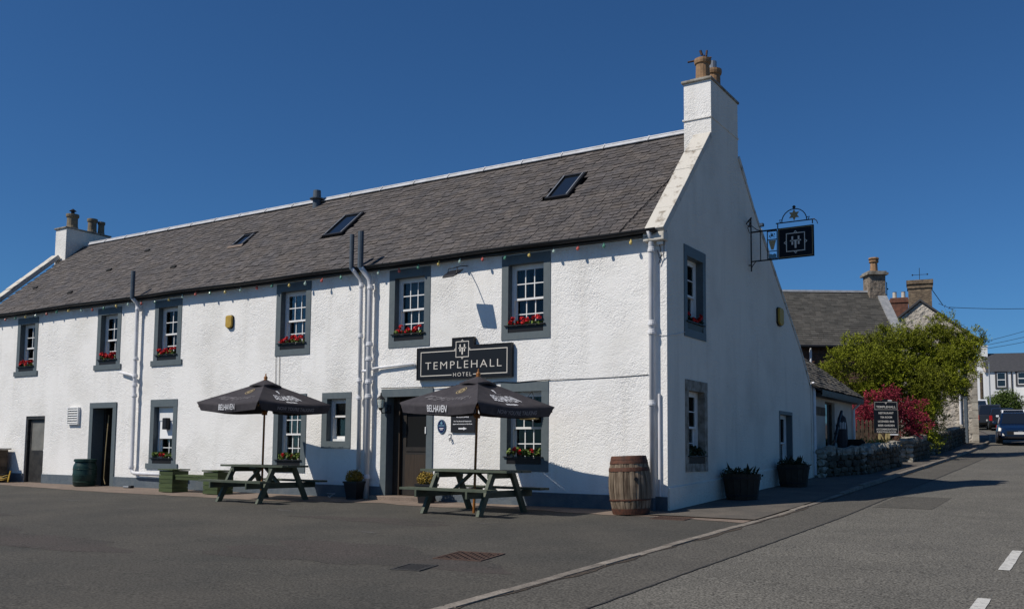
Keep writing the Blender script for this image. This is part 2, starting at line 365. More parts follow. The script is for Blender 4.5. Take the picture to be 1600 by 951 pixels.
def leaf_cloud(b, blobs, n, size, dens=1, flat=.55, seed=1, upbias=.3, shell=.55, tri=False):
    """n small leaves through ellipsoid volumes (cx,cy,cz,rx,ry,rz); denser near the shell"""
    g = np.random.default_rng(seed)
    vol = np.array([(bl[3]*bl[4]*bl[5])**.66 for bl in blobs]); vol = vol/vol.sum()
    for bl, fr in zip(blobs, vol):
        k = int(n*fr)
        d = g.normal(size=(k, 3)); d /= np.linalg.norm(d, axis=1)[:, None]
        rad = shell+(1.06-shell)*g.random(k)**.7
        clump = g.normal(size=(max(4, k//40), 3)); clump /= np.linalg.norm(clump, axis=1)[:, None]
        pick = clump[g.integers(0, len(clump), k)]
        d = d*.5+pick*.62; d /= np.linalg.norm(d, axis=1)[:, None]
        # ragged outline: the clumps stick out by different amounts
        hsh = np.abs(np.sin(pick[:, 0]*91.7+pick[:, 1]*47.3+pick[:, 2]*13.1))
        rad = rad*(.80+.36*hsh)
        p = d*rad[:, None]*np.array(bl[3:6])+np.array(bl[:3])
        for i in range(k):
            nrm = Vector(d[i]*.6+g.normal(size=3)*.7+np.array((0, 0, upbias))).normalized()
            t = nrm.cross(Vector(g.normal(size=3))).normalized(); q = nrm.cross(t)
            s = size*(.6+.8*g.random()); c = Vector(p[i])
            r = min(1, max(0, .55*hsh[i]+.5*g.random()))
            a, e = t*s, q*s*flat
            if tri: b.add([c-a, c+e, c+a], [(0, 1, 2)], 0, r)
            else: b.add([c-a, c-e*.9, c+a, c+e], [(0, 1, 2, 3)], 0, r)
    return b

def spray_cloud(b, blobs, nspray, per, ln, wd, seed=1, droop=.3, spread=.16, clumps=9, crad=.46):
    """feathery foliage: each blob carries clumps, each clump a bundle of short sprays of narrow leaves"""
    g = np.random.default_rng(seed)
    vol = np.array([(bl[3]*bl[4]*bl[5])**.66 for bl in blobs]); vol = vol/vol.sum()
    for bl, fr in zip(blobs, vol):
        rv = np.array(bl[3:6]); n = max(6, int(nspray*fr)); k = clumps
        cl = []
        for _ in range(k):
            d = g.normal(size=3); d /= np.linalg.norm(d); cl.append((d*(.35+.72*g.random()**.6), g.random(), .7+.6*g.random()))
        for q in range(n):
            cc, tone, cs = cl[g.integers(0, k)]
            e = g.normal(size=3); e /= np.linalg.norm(e)
            rel = cc+e*crad*cs*g.random()**.45
            p = rel*rv+np.array(bl[:3]); d = rel/(np.linalg.norm(rel)+1e-6)
            ax = Vector(d*.55+e*.7+g.normal(size=3)*.25+np.array((0, 0, .4))).normalized()
            L = spread*(.8+1.5*g.random()**2)
            t2 = g.random()
            for i in range(per):
                u = g.random(); c = Vector(p)+ax*(L*u)+Vector(g.normal(size=3))*(spread*.20)-Vector((0, 0, droop*L*u*u))
                dr = (ax+Vector(g.normal(size=3))*.7).normalized(); sd = dr.cross(Vector(g.normal(size=3))).normalized()
                l = ln*(.6+.8*g.random()); r = min(1, max(0, .55*tone+.25*t2+.15*g.random()+.1*u))
                b.add([c, c+dr*l*.5-sd*wd, c+dr*l, c+dr*l*.5+sd*wd], [(0, 1, 2, 3)], 0, r)
    return b

# ---------------------------------------------------------------- setting: ground, road, pavements
def sheet(name, xs_fn, ys, dz, mt, kind='structure', cols=2):
    """ribbon following the slope; xs_fn(y) -> (x0, x1)"""
    vs = []; fs = []
    for y in ys:
        x0, x1 = xs_fn(y)
        for i in range(cols): vs.append((x0+(x1-x0)*i/(cols-1), y, gz(y)+dz))
    for j in range(len(ys)-1):
        for i in range(cols-1): a = j*cols+i; fs.append((a, a+1, a+cols+1, a+cols))
    b = MB(); b.add(vs, fs); o = b.build(name, mt); o['kind'] = kind; return o
YS = list(np.arange(-60, -4, 4.0))+list(np.arange(-4, 4, .5))+list(np.arange(4, 120, 2.0))
b = MB(); far = [(-900, 900), ]
ys = [-900]+YS+[900]
vs = []; fs = []
for y in ys:
    for x in (-900, -60, -30, 0, 30, 60, 900): vs.append((x, y, gz(y)-.03))
for j in range(len(ys)-1):
    for i in range(6): a = j*7+i; fs.append((a, a+1, a+8, a+7))
b.add(vs, fs); ground = b.build('ground', 'pave'); ground['kind'] = 'structure'
road = sheet('road', lambda y: (1.9+bend(y), 9.6+bend(y)), YS, 0.0, 'asphalt')
sheet('road_edge_strip', lambda y: (1.9+bend(y), 2.86+.005*math.sin(y*1.3)+bend(y)), [y for y in np.arange(-40, 26, .5)], .004, 'roadedge')
sheet('road_joint', lambda y: (2.852+.005*math.sin(y*1.3)+.004*math.sin(y*9), 2.876+.005*math.sin(y*1.3)+.006*math.sin(y*13)), [y for y in np.arange(-30, 26, .125)], .008, 'tar')
sheet('road_patch', lambda y: (2.95, 3.95), [2.4, 3.2, 4.0, 4.9], .004, 'roadedge')
sheet('forecourt', lambda y: (-60, 1.80), [y for y in YS if y <= -1] + [-.5, 0.2], .006, 'forecourt')
# stained concrete strip along the foot of the facade, with an uneven front edge
b = MB(); vs = []; fs = []
xs = np.arange(-24.5, 1.81, .35)
def strip_edge(x):
    e = np.interp(x, [-24.5, -19.8, -14.5, -8.4, -6, -4.5, -2.6, -.9, .4, 1.8], [-.9, -1.0, -1.5, -1.5, -.85, -1.15, -.72, -1.0, -.86, -1.22])
    return e+.03*math.sin(x*5.1)+.02*math.sin(x*11)
for i, x in enumerate(xs):
    for y in (strip_edge(x), .15): vs.append((x, y, gz(y)+.012))
for i in range(len(xs)-1): fs.append((2*i, 2*i+2, 2*i+3, 2*i+1))
b.add(vs, fs); b.build('facade_paving', 'strip')['kind'] = 'structure'
sheet('pavement', lambda y: (-.35, 1.80+bend(y)), [y for y in np.arange(-.75, 40, .5)], .030, 'pave')
# kerb: flush edging in front, raised further up the street; every stone its own piece
kerb = thing('kerb', None, None); kerb['kind'] = 'structure'
kb = MB().box(-.06, .06, -.455, .455, -.2, 0); kmesh = kb.mesh('kerb_stone', 'kerb')
y = -26.0; i = 0
while y < 44:
    rise = .016 if y < 4 else (.016+.022*(y-4) if y < 7 else .085)
    a = math.atan2(bend(y+.45)-bend(y-.45), .9)
    mw = Matrix.Translation((1.85+bend(y)+random.uniform(-.012, .012), y, gz(y)+rise+random.uniform(-.004, .006))) @ Matrix.Rotation(-a, 4, 'Z') @ Matrix.Rotation(math.atan(_slope(y))+random.uniform(-.004, .004), 4, 'X')
    inst('kerb_stone', kmesh, kerb, mw); y += .92
# grit and leaf dirt lying against the kerb on the road side
b = MB(); vs = []; fs = []; yy = list(np.arange(-24, 30, .12)); g = random.Random(44)
for y in yy:
    wd = max(.012, .05+.035*math.sin(y*1.7)+.025*math.sin(y*5.3)+g.uniform(-.02, .02)); x = 1.908+bend(y)
    vs += [(x, y, gz(y)+.010), (x+wd, y, gz(y)+.0095)]
for i in range(len(yy)-1): fs.append((2*i, 2*i+1, 2*i+3, 2*i+2))
b.add(vs, fs); b.build('kerb_grit', 'grit')['kind'] = 'structure'
# centre line dashes
dash = thing('centre_line', None, None); dash['kind'] = 'structure'
def dash_mesh(L):
    b = MB(); n = 8
    vs = []; fs = []
    for i in range(n+1):
        yy = -L/2+L*i/n
        vs += [(-.055+random.uniform(-.006, .006), yy, 0), (.055+random.uniform(-.006, .006), yy, 0)]
    for i in range(n): fs.append((2*i, 2*i+1, 2*i+3, 2*i+2))
    return b.add(vs, fs).mesh('road_dash', 'line')
for (y0, y1) in ((-9.6, -7.7), (-6.3+.1, -4.2), (-2.6, -.6), (1.2, 3.2), (5, 7), (9, 11), (13, 15), (17, 19), (21, 23)):
    pass
for yc in (-10.95, -7.15, -3.55, .25, 4.05, 7.85, 11.65, 15.45, 19.25):
    L = 1.75
    mw = Matrix.Translation((5.62, yc, gz(yc)+.006)) @ Matrix.Rotation(math.atan(_slope(yc)), 4, 'X')
    inst('road_dash', dash_mesh(L), dash, mw)

# worn pale scuffs ground into the forecourt
g = random.Random(12)
for cx, cy, L, wd in ((-12.4, -3.4, .9, .10), (-9.4, -4.2, .7, .07), (-6.4, -3.0, 1.1, .10), (-2.6, -5.0, .5, .07), (-1.7, -3.2, .8, .06), (-14.6, -4.6, 1.0, .09), (-4.2, -6.4, .4, .05), (-11, -2.4, 1.3, .07), (-17, -3.3, 1.2, .09)):
    a = g.uniform(-.25, .25); n = 14; vs = [(cx, cy, gz(cy)+.0098)]
    for k in range(n):
        t = 2*math.pi*k/n; r = g.uniform(.45, 1.1); x = math.cos(t)*L/2*r; y_ = math.sin(t)*wd*r
        X, Y = cx+x*math.cos(a)-y_*math.sin(a), cy+x*math.sin(a)+y_*math.cos(a); vs.append((X, Y, gz(Y)+.0098))
    b = MB(); b.add(vs, [(0, 1+k, 1+(k+1) % n) for k in range(n)]); b.build('forecourt_scuff', 'scuff')['kind'] = 'structure'
for cx, cy, rx, ry, sd in ((-7.5, -8.2, 3.0, .9, 1), (-1.2, -6.9, 2.0, .8, 2), (-13.5, -6.2, 3.4, .8, 3), (-3.6, -3.6, 1.6, .35, 4)):
    n = 40; vs = [(cx, cy, gz(cy)+.0082)]
    for k in range(n):
        t = 2*math.pi*k/n; r = 1+.22*math.sin(3*t+sd)+.12*math.sin(7*t+2*sd)+.06*math.sin(13*t); X, Y = cx+rx*r*math.cos(t), cy+ry*r*math.sin(t); vs.append((X, Y, gz(Y)+.0082))
    b = MB(); b.add(vs, [(0, 1+k, 1+(k+1) % n) for k in range(n)]); b.build('forecourt_patch', 'oldtar')['kind'] = 'structure'
# iron covers in the forecourt
def cover(name, label, cat, c, ang, w, d, bars, mt='rusty'):
    z = gz(c[1])+.012
    t = thing(name, label, cat, (c[0], c[1], z)); t.rotation_euler = (math.atan(_slope(c[1]))*math.cos(ang), math.atan(_slope(c[1]))*math.sin(ang)*-1, ang)
    f = MB()
    for a in ((-w/2, w/2, -d/2, -d/2+.03), (-w/2, w/2, d/2-.03, d/2), (-w/2, -w/2+.03, -d/2+.03, d/2-.03), (w/2-.03, w/2, -d/2+.03, d/2-.03)): f.box(*a, -.03, .006)
    f.build('frame', mt, t)
    if bars == 'grid':
        pl = MB().box(-w/2+.035, w/2-.035, -d/2+.035, d/2-.035, -.03, -.004).build('plate', mt, t)
        st = MB(); n = 9
        for i in range(n):
            for j in range(n):
                x = -w/2+.07+(w-.14)*i/(n-1); yy = -d/2+.07+(d-.14)*j/(n-1)
                h = .028
                if (i+j) % 2: st.box(x-h, x+h, yy-.008, yy+.008, -.004, .006)
                else: st.box(x-.008, x+.008, yy-h, yy+h, -.004, .006)
        st.build('raised_tread', mt, t, kind='stuff')
    else:
        MB().box(-w/2+.03, w/2-.03, -d/2+.03, d/2-.03, -.06, -.03).build('gully', 'iron', t)
        bm = MB().box(-.012, .012, -d/2+.03, d/2-.03, -.03, .003).mesh('bar', mt)
        for i in range(bars): inst('bar', bm, t, loc=(-w/2+.06+(w-.12)*i/(bars-1), 0, 0))
    return t
cover('manhole_cover', 'rusty square iron cover set in the forecourt asphalt nearest the camera', 'manhole cover', (.21, -6.36), R_(8), .62, .66, 'grid')
cover('manhole_cover', 'rusty iron cover in the pavement in front of the wooden barrel', 'manhole cover', (.50, -.98), R_(2), .60, .5, 'grid')
cover('drain_grate', 'small dark slotted drain grate sunk in the forecourt left of a rusty cover', 'drain', (.20, -7.38), R_(10), .36, .44, 7, 'grate')

# ---------------------------------------------------------------- the hotel
hotel = thing('hotel', 'long white harled two storey inn with slate blue trim and slate roof', 'building')
XL = -23.35
WIN = [  # outer surround x0,x1,z0,z1, columns, sill overhang, kind
    ('W1', -3.55, -2.42, 3.25, 4.95, 3, 0), ('W2', -6.48, -5.36, 3.25, 4.95, 3, 0), ('W3', -9.97, -8.84, 3.24, 4.95, 3, 0),
    ('W4', -14.53, -13.44, 3.19, 4.92, 2, .08), ('W5', -17.04, -15.98, 3.18, 4.90, 2, .08), ('W6', -21.06, -19.98, 3.15, 4.90, 2, .08),
    ('L1', -3.55, -2.45, .66, 2.41, 3, 0), ('L2', -9.95, -8.89, .52, 2.33, 3, 0), ('L3', -14.55, -13.47, .51, 2.31, 2, .1), ('LS', -8.40, -7.52, 1.08, 2.33, 1, 0)]
DOORS = [('D1', -6.63, -5.23, .0, 2.36), ('D2', -17.20, -16.0, .0, 2.28), ('D3', -20.38, -19.40, .0, 1.95)]
ops = [wn[1:5] for wn in WIN]+[d[1:5] for d in DOORS]
def wall_grid(ops, u0, u1, top, z0, fn, th, rev=True):
    """wall face with rectangular openings. fn(u, depth, z)->xyz; top(u)->z"""
    us = sorted(set([u0, u1]+[o[0] for o in ops]+[o[1] for o in ops])); b = MB()
    extra = getattr(top, 'breaks', [])
    us = sorted(set(us+[e for e in extra if u0 < e < u1]))
    def quad(a, c, za0, zc0, za1, zc1):
        b.add([fn(a, 0, za0), fn(c, 0, zc0), fn(c, 0, zc1), fn(a, 0, za1)], [(0, 1, 2, 3)])
        b.add([fn(a, th, za0), fn(c, th, zc0), fn(c, th, zc1), fn(a, th, za1)], [(3, 2, 1, 0)])
    for a, c in zip(us[:-1], us[1:]):
        mid = (a+c)/2; hs = sorted([(o[2], o[3]) for o in ops if o[0] <= mid <= o[1]])
        z = z0
        for lo, hi in hs:
            if lo > z+1e-6: quad(a, c, z, z, lo, lo)
            z = hi
        quad(a, c, z, z, top(a+1e-6), top(c-1e-6))
        b.add([fn(a, 0, top(a+1e-6)), fn(c, 0, top(c-1e-6)), fn(c, th, top(c-1e-6)), fn(a, th, top(a+1e-6))], [(0, 1, 2, 3)])
    for o in ops:
        x0, x1, lo, hi = o
        for P in ([(x0, lo), (x0, hi)], [(x0, hi), (x1, hi)], [(x1, hi), (x1, lo)], [(x1, lo), (x0, lo)]):
            (p, q), (r, s_) = P
            b.add([fn(p, 0, q), fn(r, 0, s_), fn(r, th, s_), fn(p, th, q)], [(0, 1, 2, 3)])
    return b
front = lambda u, d, z: (u, d, z)
gab = lambda u, d, z: (-d, u, z)
wall_grid(ops, XL, 0, lambda u: 5.04, -.35, front, .42).build('front_wall', 'harl', hotel)
GP = [(0, 5.08), (2.32, 7.47), (3.94, 7.47), (4.9, 6.60), (6.03, 5.72), (8.63, 3.72), (9.56, 2.78)]
def gtop(y): return float(np.interp(y, [p[0] for p in GP], [p[1] for p in GP]))
gtop.breaks = [p[0] for p in GP]
GWIN = [('G1', .80, 1.91, 3.23, 4.97, 2, 'blue'), ('G2', .83, 1.95, .70, 2.42, 2, 'stone'), ('G3', 6.72, 7.80, .55, 2.08, 1, 'blue')]
class _T:
    breaks = gtop.breaks
    def __call__(s, y): return gtop(y)
wall_grid([g[1:5] for g in GWIN], .002, 9.56, _T(), -.35, gab, .36).build('gable_wall', 'gable', hotel)
# far gable, rear wall and inner walls that close the volume
b = MB(); b.prism([(XL, .42, -.3), (XL, 0.42, 5.0), (XL, 2.3, 7.1), (XL, 3.9, 7.1), (XL, 8.2, 3.4), (XL, 8.2, -.3)], (.35, 0, 0)); b.build('far_gable_wall', 'gable', hotel)
MB().box(XL+.36, -.37, 8.2, 8.5, -.3, 3.3).build('rear_wall', 'gable', hotel)
MB().box(XL+.36, -.37, 3.6, 3.7, -.05, 5.0).box(XL+.36, -.37, .43, 8.19, 2.72, 2.9).box(XL+.36, -.37, .43, 8.19, -.1, -.02).build('interior_wall', 'room', hotel)
b = MB()
for x in (-4.6, -7.2, -12.2, -18.6): b.box(x, x+.12, .43, 3.59, 0, 2.71).box(x, x+.12, .43, 3.59, 2.91, 5.0)
b.build('partition_wall', 'room', hotel)
# plinth band between the doors
b = MB(); e = [XL, -20.38, -19.40, -17.20, -16.0, -6.63, -5.23, 0.0]
for a, c in zip(e[::2], e[1::2]): b.box(a, c, -.028, .0, -.3, .27)
b.build('plinth', 'plinth', hotel)
b = MB()
b.add([(.03, .01, -.3), (.03, 9.56, -.3), (.03, 9.56, .85), (.03, .01, .42), (0.0, 9.56, .85), (0., .01, .44), (.03, .01, -.3), (0, .01, -.3)], [(0, 1, 2, 3), (3, 2, 4, 5), (6, 3, 5, 7)])
b.build('gable_base_course', 'gable', hotel)

def window(u0, u1, z0, z1, cols, ovh, fn, smat='blue', style='sash', shade=None, jamb=.16, lint=.20, sill=.15):
    """surround flush with the wall, box frame, two sashes, glazing bars and separate panes. fn(u, depth, z)"""
    def bx(b, a, c, d0, d1, lo, hi, m=0):
        P = [fn(a, d0, lo), fn(c, d0, lo), fn(c, d1, lo), fn(a, d1, lo), fn(a, d0, hi), fn(c, d0, hi), fn(c, d1, hi), fn(a, d1, hi)]
        b.add(P, [(0, 3, 2, 1), (4, 5, 6, 7), (0, 1, 5, 4), (1, 2, 6, 5), (2, 3, 7, 6), (3, 0, 4, 7)], m)
    a, c, lo, hi = u0+jamb, u1-jamb, z0+sill, z1-lint
    s = MB()
    bx(s, u0, a, -.014, .30, z0+sill, z1-lint); bx(s, c, u1, -.014, .30, z0+sill, z1-lint)
    bx(s, u0, u1, -.017, .30, z1-lint, z1-.001); bx(s, u0-ovh, u1+ovh, -.035 if ovh else -.017, .0 if ovh else .30, z0, z0+sill)
    if ovh: bx(s, u0+.002, u1-.002, .0, .30, z0+.002, z0+sill)
    win = s.build('window', {'blue': 'blue', 'stone': 'capstone'}[smat], hotel)
    f = MB(); t = .055; D = .135
    bx(f, a, a+t, D, D+.12, lo, hi); bx(f, c-t, c, D, D+.12, lo, hi); bx(f, a+t, c-t, D, D+.12, hi-t, hi); bx(f, a+t, c-t, D-.02, D+.12, lo, lo+t*.9)
    f.build('frame', 'white', win)
    A, C, L, H = a+t, c-t, lo+t*.9, hi-t; mid = (L+H)/2
    if style == 'small': mid = L+(H-L)*.60
    me_cache = {}
    for nm, zl, zh, d in (('upper_sash', mid-.02, H, D+.015), ('lower_sash', L, mid+.02, D+.06)):
        sb = MB(); st = .042
        bx(sb, A, A+st, d, d+.04, zl, zh); bx(sb, C-st, C, d, d+.04, zl, zh)
        bx(sb, A+st, C-st, d, d+.04, zh-.042, zh); bx(sb, A+st, C-st, d, d+.04, zl, zl+(.042 if nm[0] == 'u' else .065))
        pu0, pu1, pz0, pz1 = A+st, C-st, zl+(.042 if nm[0] == 'u' else .065), zh-.042
        rows = 1 if style in ('small', 'plain') else 2
        g = .020
        for i in range(1, cols):
            x = pu0+(pu1-pu0)*i/cols; bx(sb, x-g/2, x+g/2, d+.004, d+.036, pz0, pz1)
        for j in range(1, rows):
            z = pz0+(pz1-pz0)*j/rows
            for i in range(cols):
                xa = pu0+(pu1-pu0)*i/cols+(g/2 if i else 0); xb = pu0+(pu1-pu0)*(i+1)/cols-(g/2 if i < cols-1 else 0)
                bx(sb, xa, xb, d+.004, d+.036, z-g/2, z+g/2)
        sb.build(nm, 'white', win)
        for i in range(cols):
            for j in range(rows):
                p = MB(); x0 = pu0+(pu1-pu0)*i/cols; x1 = pu0+(pu1-pu0)*(i+1)/cols; za = pz0+(pz1-pz0)*j/rows; zb = pz0+(pz1-pz0)*(j+1)/rows
                bx(p, x0, x1, d+.018, d+.022, za, zb); p.build('pane', 'glass', win)
    if shade == 'curtain' or shade == 'grey' or shade == 'both':
        k = MB(); n = 7
        for side in ((0,) if shade != 'both' else (0, 1)):
            vs = []; fs = []
            w_ = (C-A)*.30
            for i in range(n+1):
                u = A+w_*i/n if side == 0 else C-w_*i/n
                dd = .34+.02*(i % 2)
                vs += [fn(u, dd, L), fn(u, dd, H)]
            for i in range(n): fs.append((2*i, 2*i+2, 2*i+3, 2*i+1))
            k.add(vs, fs)
        k.build('curtain', 'curtain' if shade == 'curtain' else 'greycurtain', win)
    if shade == 'net':
        k = MB(); n = 16; vs = []; fs = []
        for i in range(n+1): u = A+(C-A)*i/n; vs += [fn(u, .33+.015*(i % 2), L), fn(u, .33+.015*(i % 2), H)]
        for i in range(n): fs.append((2*i, 2*i+2, 2*i+3, 2*i+1))
        k.add(vs, fs).build('curtain', 'netcurtain', win)
    if shade == 'blind':
        k = MB(); bx(k, A+.0, C-.0, D-.012, D-.004, lo+(hi-lo)*.44, hi-.36); k.build('blind', 'blind', win)
        k = MB(); bx(k, A+.0, C, D-.03, D-.002, hi-.36, hi-.0); k.build('blind_box', 'white', win)
    return (a, c, lo, hi)
inner = {}
for n, u0, u1, z0, z1, cols, ovh in WIN:
    sh = {'W1': 'curtain', 'W2': 'net', 'LS': 'net', 'W6': 'both', 'W3': 'both', 'L3': 'blind', 'L2': 'grey', 'W5': 'grey'}.get(n)
    inner[n] = window(u0, u1, z0, z1, cols, ovh, front, 'blue', 'small' if n == 'LS' else 'sash', sh, jamb=.155, lint=.19 if n != 'LS' else .14, sill=.14 if n != 'LS' else .16)
for n, u0, u1, z0, z1, cols, sm in GWIN:
    inner[n] = window(u0, u1, z0, z1, cols, 0, gab, sm, 'plain' if n == 'G3' else 'sash', None, jamb=.05 if n == 'G3' else .15, lint=.08 if n == 'G3' else .20, sill=.08 if n == 'G3' else .15)

# doors: surround, recess and leaf
def door_surround(x0, x1, z1, j, lint, mt='blue'):
    s = MB().box(x0, x0+j, -.03, .32, -.05, z1-lint).box(x1-j, x1, -.03, .32, -.05, z1-lint).box(x0, x1, -.034, .32, z1-lint, z1-.001)
    return s.build('door_surround', mt, hotel)
door_surround(-6.63, -5.23, 2.36, .16, .17); door_surround(-17.20, -16.0, 2.28, .15, .15)
# main entrance: porch recess with a part-glazed inner door
b = MB().box(-6.47, -5.39, .33, .36, .08, 2.19).box(-6.47, -6.30, .30, .329, .08, 2.19, 1)
dr = MB().box(-6.28, -5.42, .27, .325, .10, 1.12).box(-6.28, -6.16, .27, .325, 1.12, 2.15).box(-5.52, -5.42, .27, .325, 1.12, 2.15).box(-6.16, -5.52, .27, .325, 2.03, 2.15)
dr.box(-6.16, -5.52, .255, .27, 1.03, 1.12); d1 = dr.build('door', 'doordark', hotel)
MB().box(-6.16, -5.52, .29, .30, 1.12, 2.03).build('door_pane', 'doorglass', d1)
MB().box(-6.18, -5.50, .262, .27, .22, .96).build('door_panel', 'doorbrown', d1)
MB().box(-6.467, -6.29, .20, .325, .08, 2.19).build('door_lining', 'doorbrown', hotel)
MB().box(-6.29, -5.39, .326, .36, .08, 2.19).build('door_back', 'doordark', hotel)
MB().box(-5.395, -5.389, .1, .13, 1.28, 1.44).box(-5.41, -5.385, -.05, -.031, 1.40, 1.54).build('bell_push', 'white', hotel)
MB().box(-6.72, -5.12, -.26, .30, -.05, .085).build('doorstep', 'strip', hotel, bevel=.012)
# service doorway with its black door standing open
MB().box(-17.05, -16.15, .75, .80, 0, 2.13).box(-17.07, -17.05, .33, .75, 0, 2.13).box(-16.15, -16.13, .33, .75, 0, 2.13).build('doorway_lining', 'darkroom', hotel)
MB().box(-16.98, -16.93, .30, .74, .03, 2.1).box(-16.72, -16.18, .60, .64, .02, 1.98).build('door', 'blackdoor', hotel)
MB().tube([(-16.80, .28, .05), (-16.86, .27, .2), (-16.84, .28, 1.0), (-16.80, .3, 1.95)], .014, 6).build('draught_strip', 'wicker', hotel)
# plain side door without surround
dd = MB().box(-20.38, -20.30, .02, .12, -.02, 1.94).box(-20.30, -19.42, .02, .12, 1.86, 1.94).box(-20.29, -19.43, .09, .14, -.02, .95).box(-20.29, -20.20, .09, .14, .95, 1.85).box(-20.2, -19.43, .09, .14, 1.76, 1.85)
d3 = dd.build('door', 'blackdoor', hotel)
MB().box(-20.2, -19.44, .10, .12, .95, 1.76).build('door_pane', 'frost', d3)
MB().box(-19.50, -19.46, .05, .09, .92, .98).build('handle', 'white', d3)

# ---- roof: deck, separate slates, ridge, gutter, skews
E0 = Vector((0, -.13, 5.075)); RG = Vector((0, 3.10, 7.93)); SV = (RG-E0); SL = SV.length; SV.normalize(); SN = Vector((0, -SV.z, SV.y))
def rp(x, s, h=0): return Vector((x, 0, 0))+E0+SV*s+SN*h
RX0, RX1 = XL+.34, -.36
roof = MB()
roof.add([rp(RX0, 0, -.06), rp(RX1, 0, -.06), rp(RX1, SL, -.06), rp(RX0, SL, -.06), (RX0, 8.6, 3.2), (RX1, 8.6, 3.2), (RX1, 6.03, 5.55), (RX0, 6.03, 5.55)], [(0, 1, 2, 3), (3, 2, 6, 7), (7, 6, 5, 4)])
roof = roof.build('roof', 'deck', hotel)
EXP, SW = .135, .215
skylights = [(-3.34, -2.77, 1.33, 2.13), (-9.76, -9.10, 1.27, 2.07), (-13.47, -12.98, 1.53, 1.99)]   # x0,x1,y0,y1
def s_of_y(y): return (y-E0.y)/SV.y
def slate_poly(wd, ln, th, rr, g):
    """one slate lying up the slope, tail at v=0: 6-point outline with worn lower corners"""
    c1, c2 = g.uniform(.0, .035), g.uniform(.0, .035)
    out = [(-wd/2+c1, g.uniform(-.008, .008)), (wd/2-c2, g.uniform(-.008, .008)), (wd/2, .02+c2), (wd/2, ln), (-wd/2, ln), (-wd/2, .02+c1)]
    return out
rows = int(SL/EXP)
vis = []
g = random.Random(3)
allsl = []
for r in range(rows):
    s0 = r*EXP; x = RX0+(.0 if r % 2 else SW/2)
    x = RX0+g.uniform(0, .03)+(SW*.5 if r % 2 else 0)
    while x < RX1-.02:
        wd = SW*g.uniform(.72, 1.25); wd = min(wd, RX1-x)
        yy = E0.y+SV.y*s0
        if not any(a-.05 < x+wd/2 < c+.05 and y0-.10 < yy < y1+.02 for a, c, y0, y1 in skylights) and wd > .05:
            allsl.append((x+wd/2, s0, wd-.006))
        x += wd
camp = cam.matrix_world.translation
allsl.sort(key=lambda t: (rp(t[0], t[1])-camp).length-(.0 if True else 0))
var = []
for k in range(24):
    o = slate_poly(SW*.97, EXP*1.55, .01, 0, g); bb = MB(); th = g.uniform(.008, .014)
    # lies tilted: tail raised on the course below
    P = [Vector((u, v, .022-.016*(v/(EXP*1.55)))) for u, v in o]
    bb.prism(P, (0, 0, -th), 0, g.random()**1.0)
    var.append(bb.mesh('slate', 'slate'))
bas = Matrix((Vector((1, 0, 0)), SV, SN)).transposed().to_4x4()
for (x, s0, wd) in allsl[:300]:
    mw = Matrix.Translation(rp(x, s0)) @ bas @ Matrix.Rotation(g.uniform(-.015, .015), 4, 'Z') @ Matrix.Diagonal((wd/SW, 1, g.uniform(.8, 1.3), 1))
    inst('slate', var[g.randrange(24)], roof, mw)
st = MB()
for (x, s0, wd) in allsl[300:]:
    o = slate_poly(wd, EXP*1.55, .01, 0, g); th = g.uniform(.008, .013); lift = g.uniform(.018, .030); ds = g.uniform(-.006, .006)
    st.prism([rp(x+u, s0+v+ds, lift-.016*(v/(EXP*1.55))) for u, v in o], SN*-th, 0, g.random())
st.build('slates', 'slate', roof, kind='stuff')
# lifted slate vents seen as dark slots
for px, sy in ((-21.92, .94), (-19.18, .42), (-17.85, 2.03), (-15.12, .93), (-18.63, 1.3)):
    s = s_of_y(sy); v = MB(); v.prism([rp(px-.10, s, .02), rp(px+.10, s, .02), rp(px+.10, s+.01, .055), rp(px-.10, s+.01, .055)], SV*.09, 0); v.build('slate_vent', 'deck', roof)
rm = MB()
def ridge_piece():
    b = MB(); L = 1.1
    for sgn in (-1, 1):
        b.prism([(0, 0, .045), (0, sgn*.10, -.05), (0, sgn*.088, -.065), (0, 0, .02)], (L, 0, 0))
    b.tube([(0, 0, .04), (L, 0, .04)], .026, 8); b.prism([(L-.03, -.135, -.07), (L-.03, 0, .08), (L-.03, .135, -.07), (L-.03, 0, .045)], (.03, 0, 0)); return b.mesh('ridge_capping', 'ridge')
rme = ridge_piece(); x = RX0+.4
while x < -.62:
    L = min(1.1, -.58-x); inst('ridge_capping', rme, roof, Matrix.Translation((x, RG.y, RG.z+.045)) @ Matrix.Diagonal((L/1.1, 1, 1, 1))); x += 1.1
# gutter (half round), fascia
b = MB(); n = 8; vs = []; fs = []
for x in np.arange(RX0-.1, -.1, 1.0).tolist()+[-.12]:
    sag = .012*math.sin(x*1.3)
    for k in range(n+1):
        a = math.pi*k/n; vs.append((x, -.205-.070*math.cos(a), 5.075+sag-.066*math.sin(a)))
        vs.append((x, -.205-.060*math.cos(a), 5.078+sag-.054*math.sin(a)))
nx = len(vs)//(2*(n+1))
for i in range(nx-1):
    o = i*2*(n+1); q = o+2*(n+1)
    for k in range(n): fs += [(o+2*k, o+2*k+2, q+2*k+2, q+2*k), (o+2*k+1, q+2*k+1, q+2*k+3, o+2*k+3)]
b.add(vs, fs); b.build('gutter', 'gutter', hotel)
MB().box(RX0-.1, -.37, -.12, -.002, 4.985, 5.06).build('fascia', 'gutter', hotel)
# flashing run by the right-hand skew
MB().tube([rp(-.88+.48*(i/18)+.012*math.sin(i*2.1), SL*.60*(i/18)+.02, .036) for i in range(0, 19)], .009, 5).build('earth_strap', 'wire', roof)
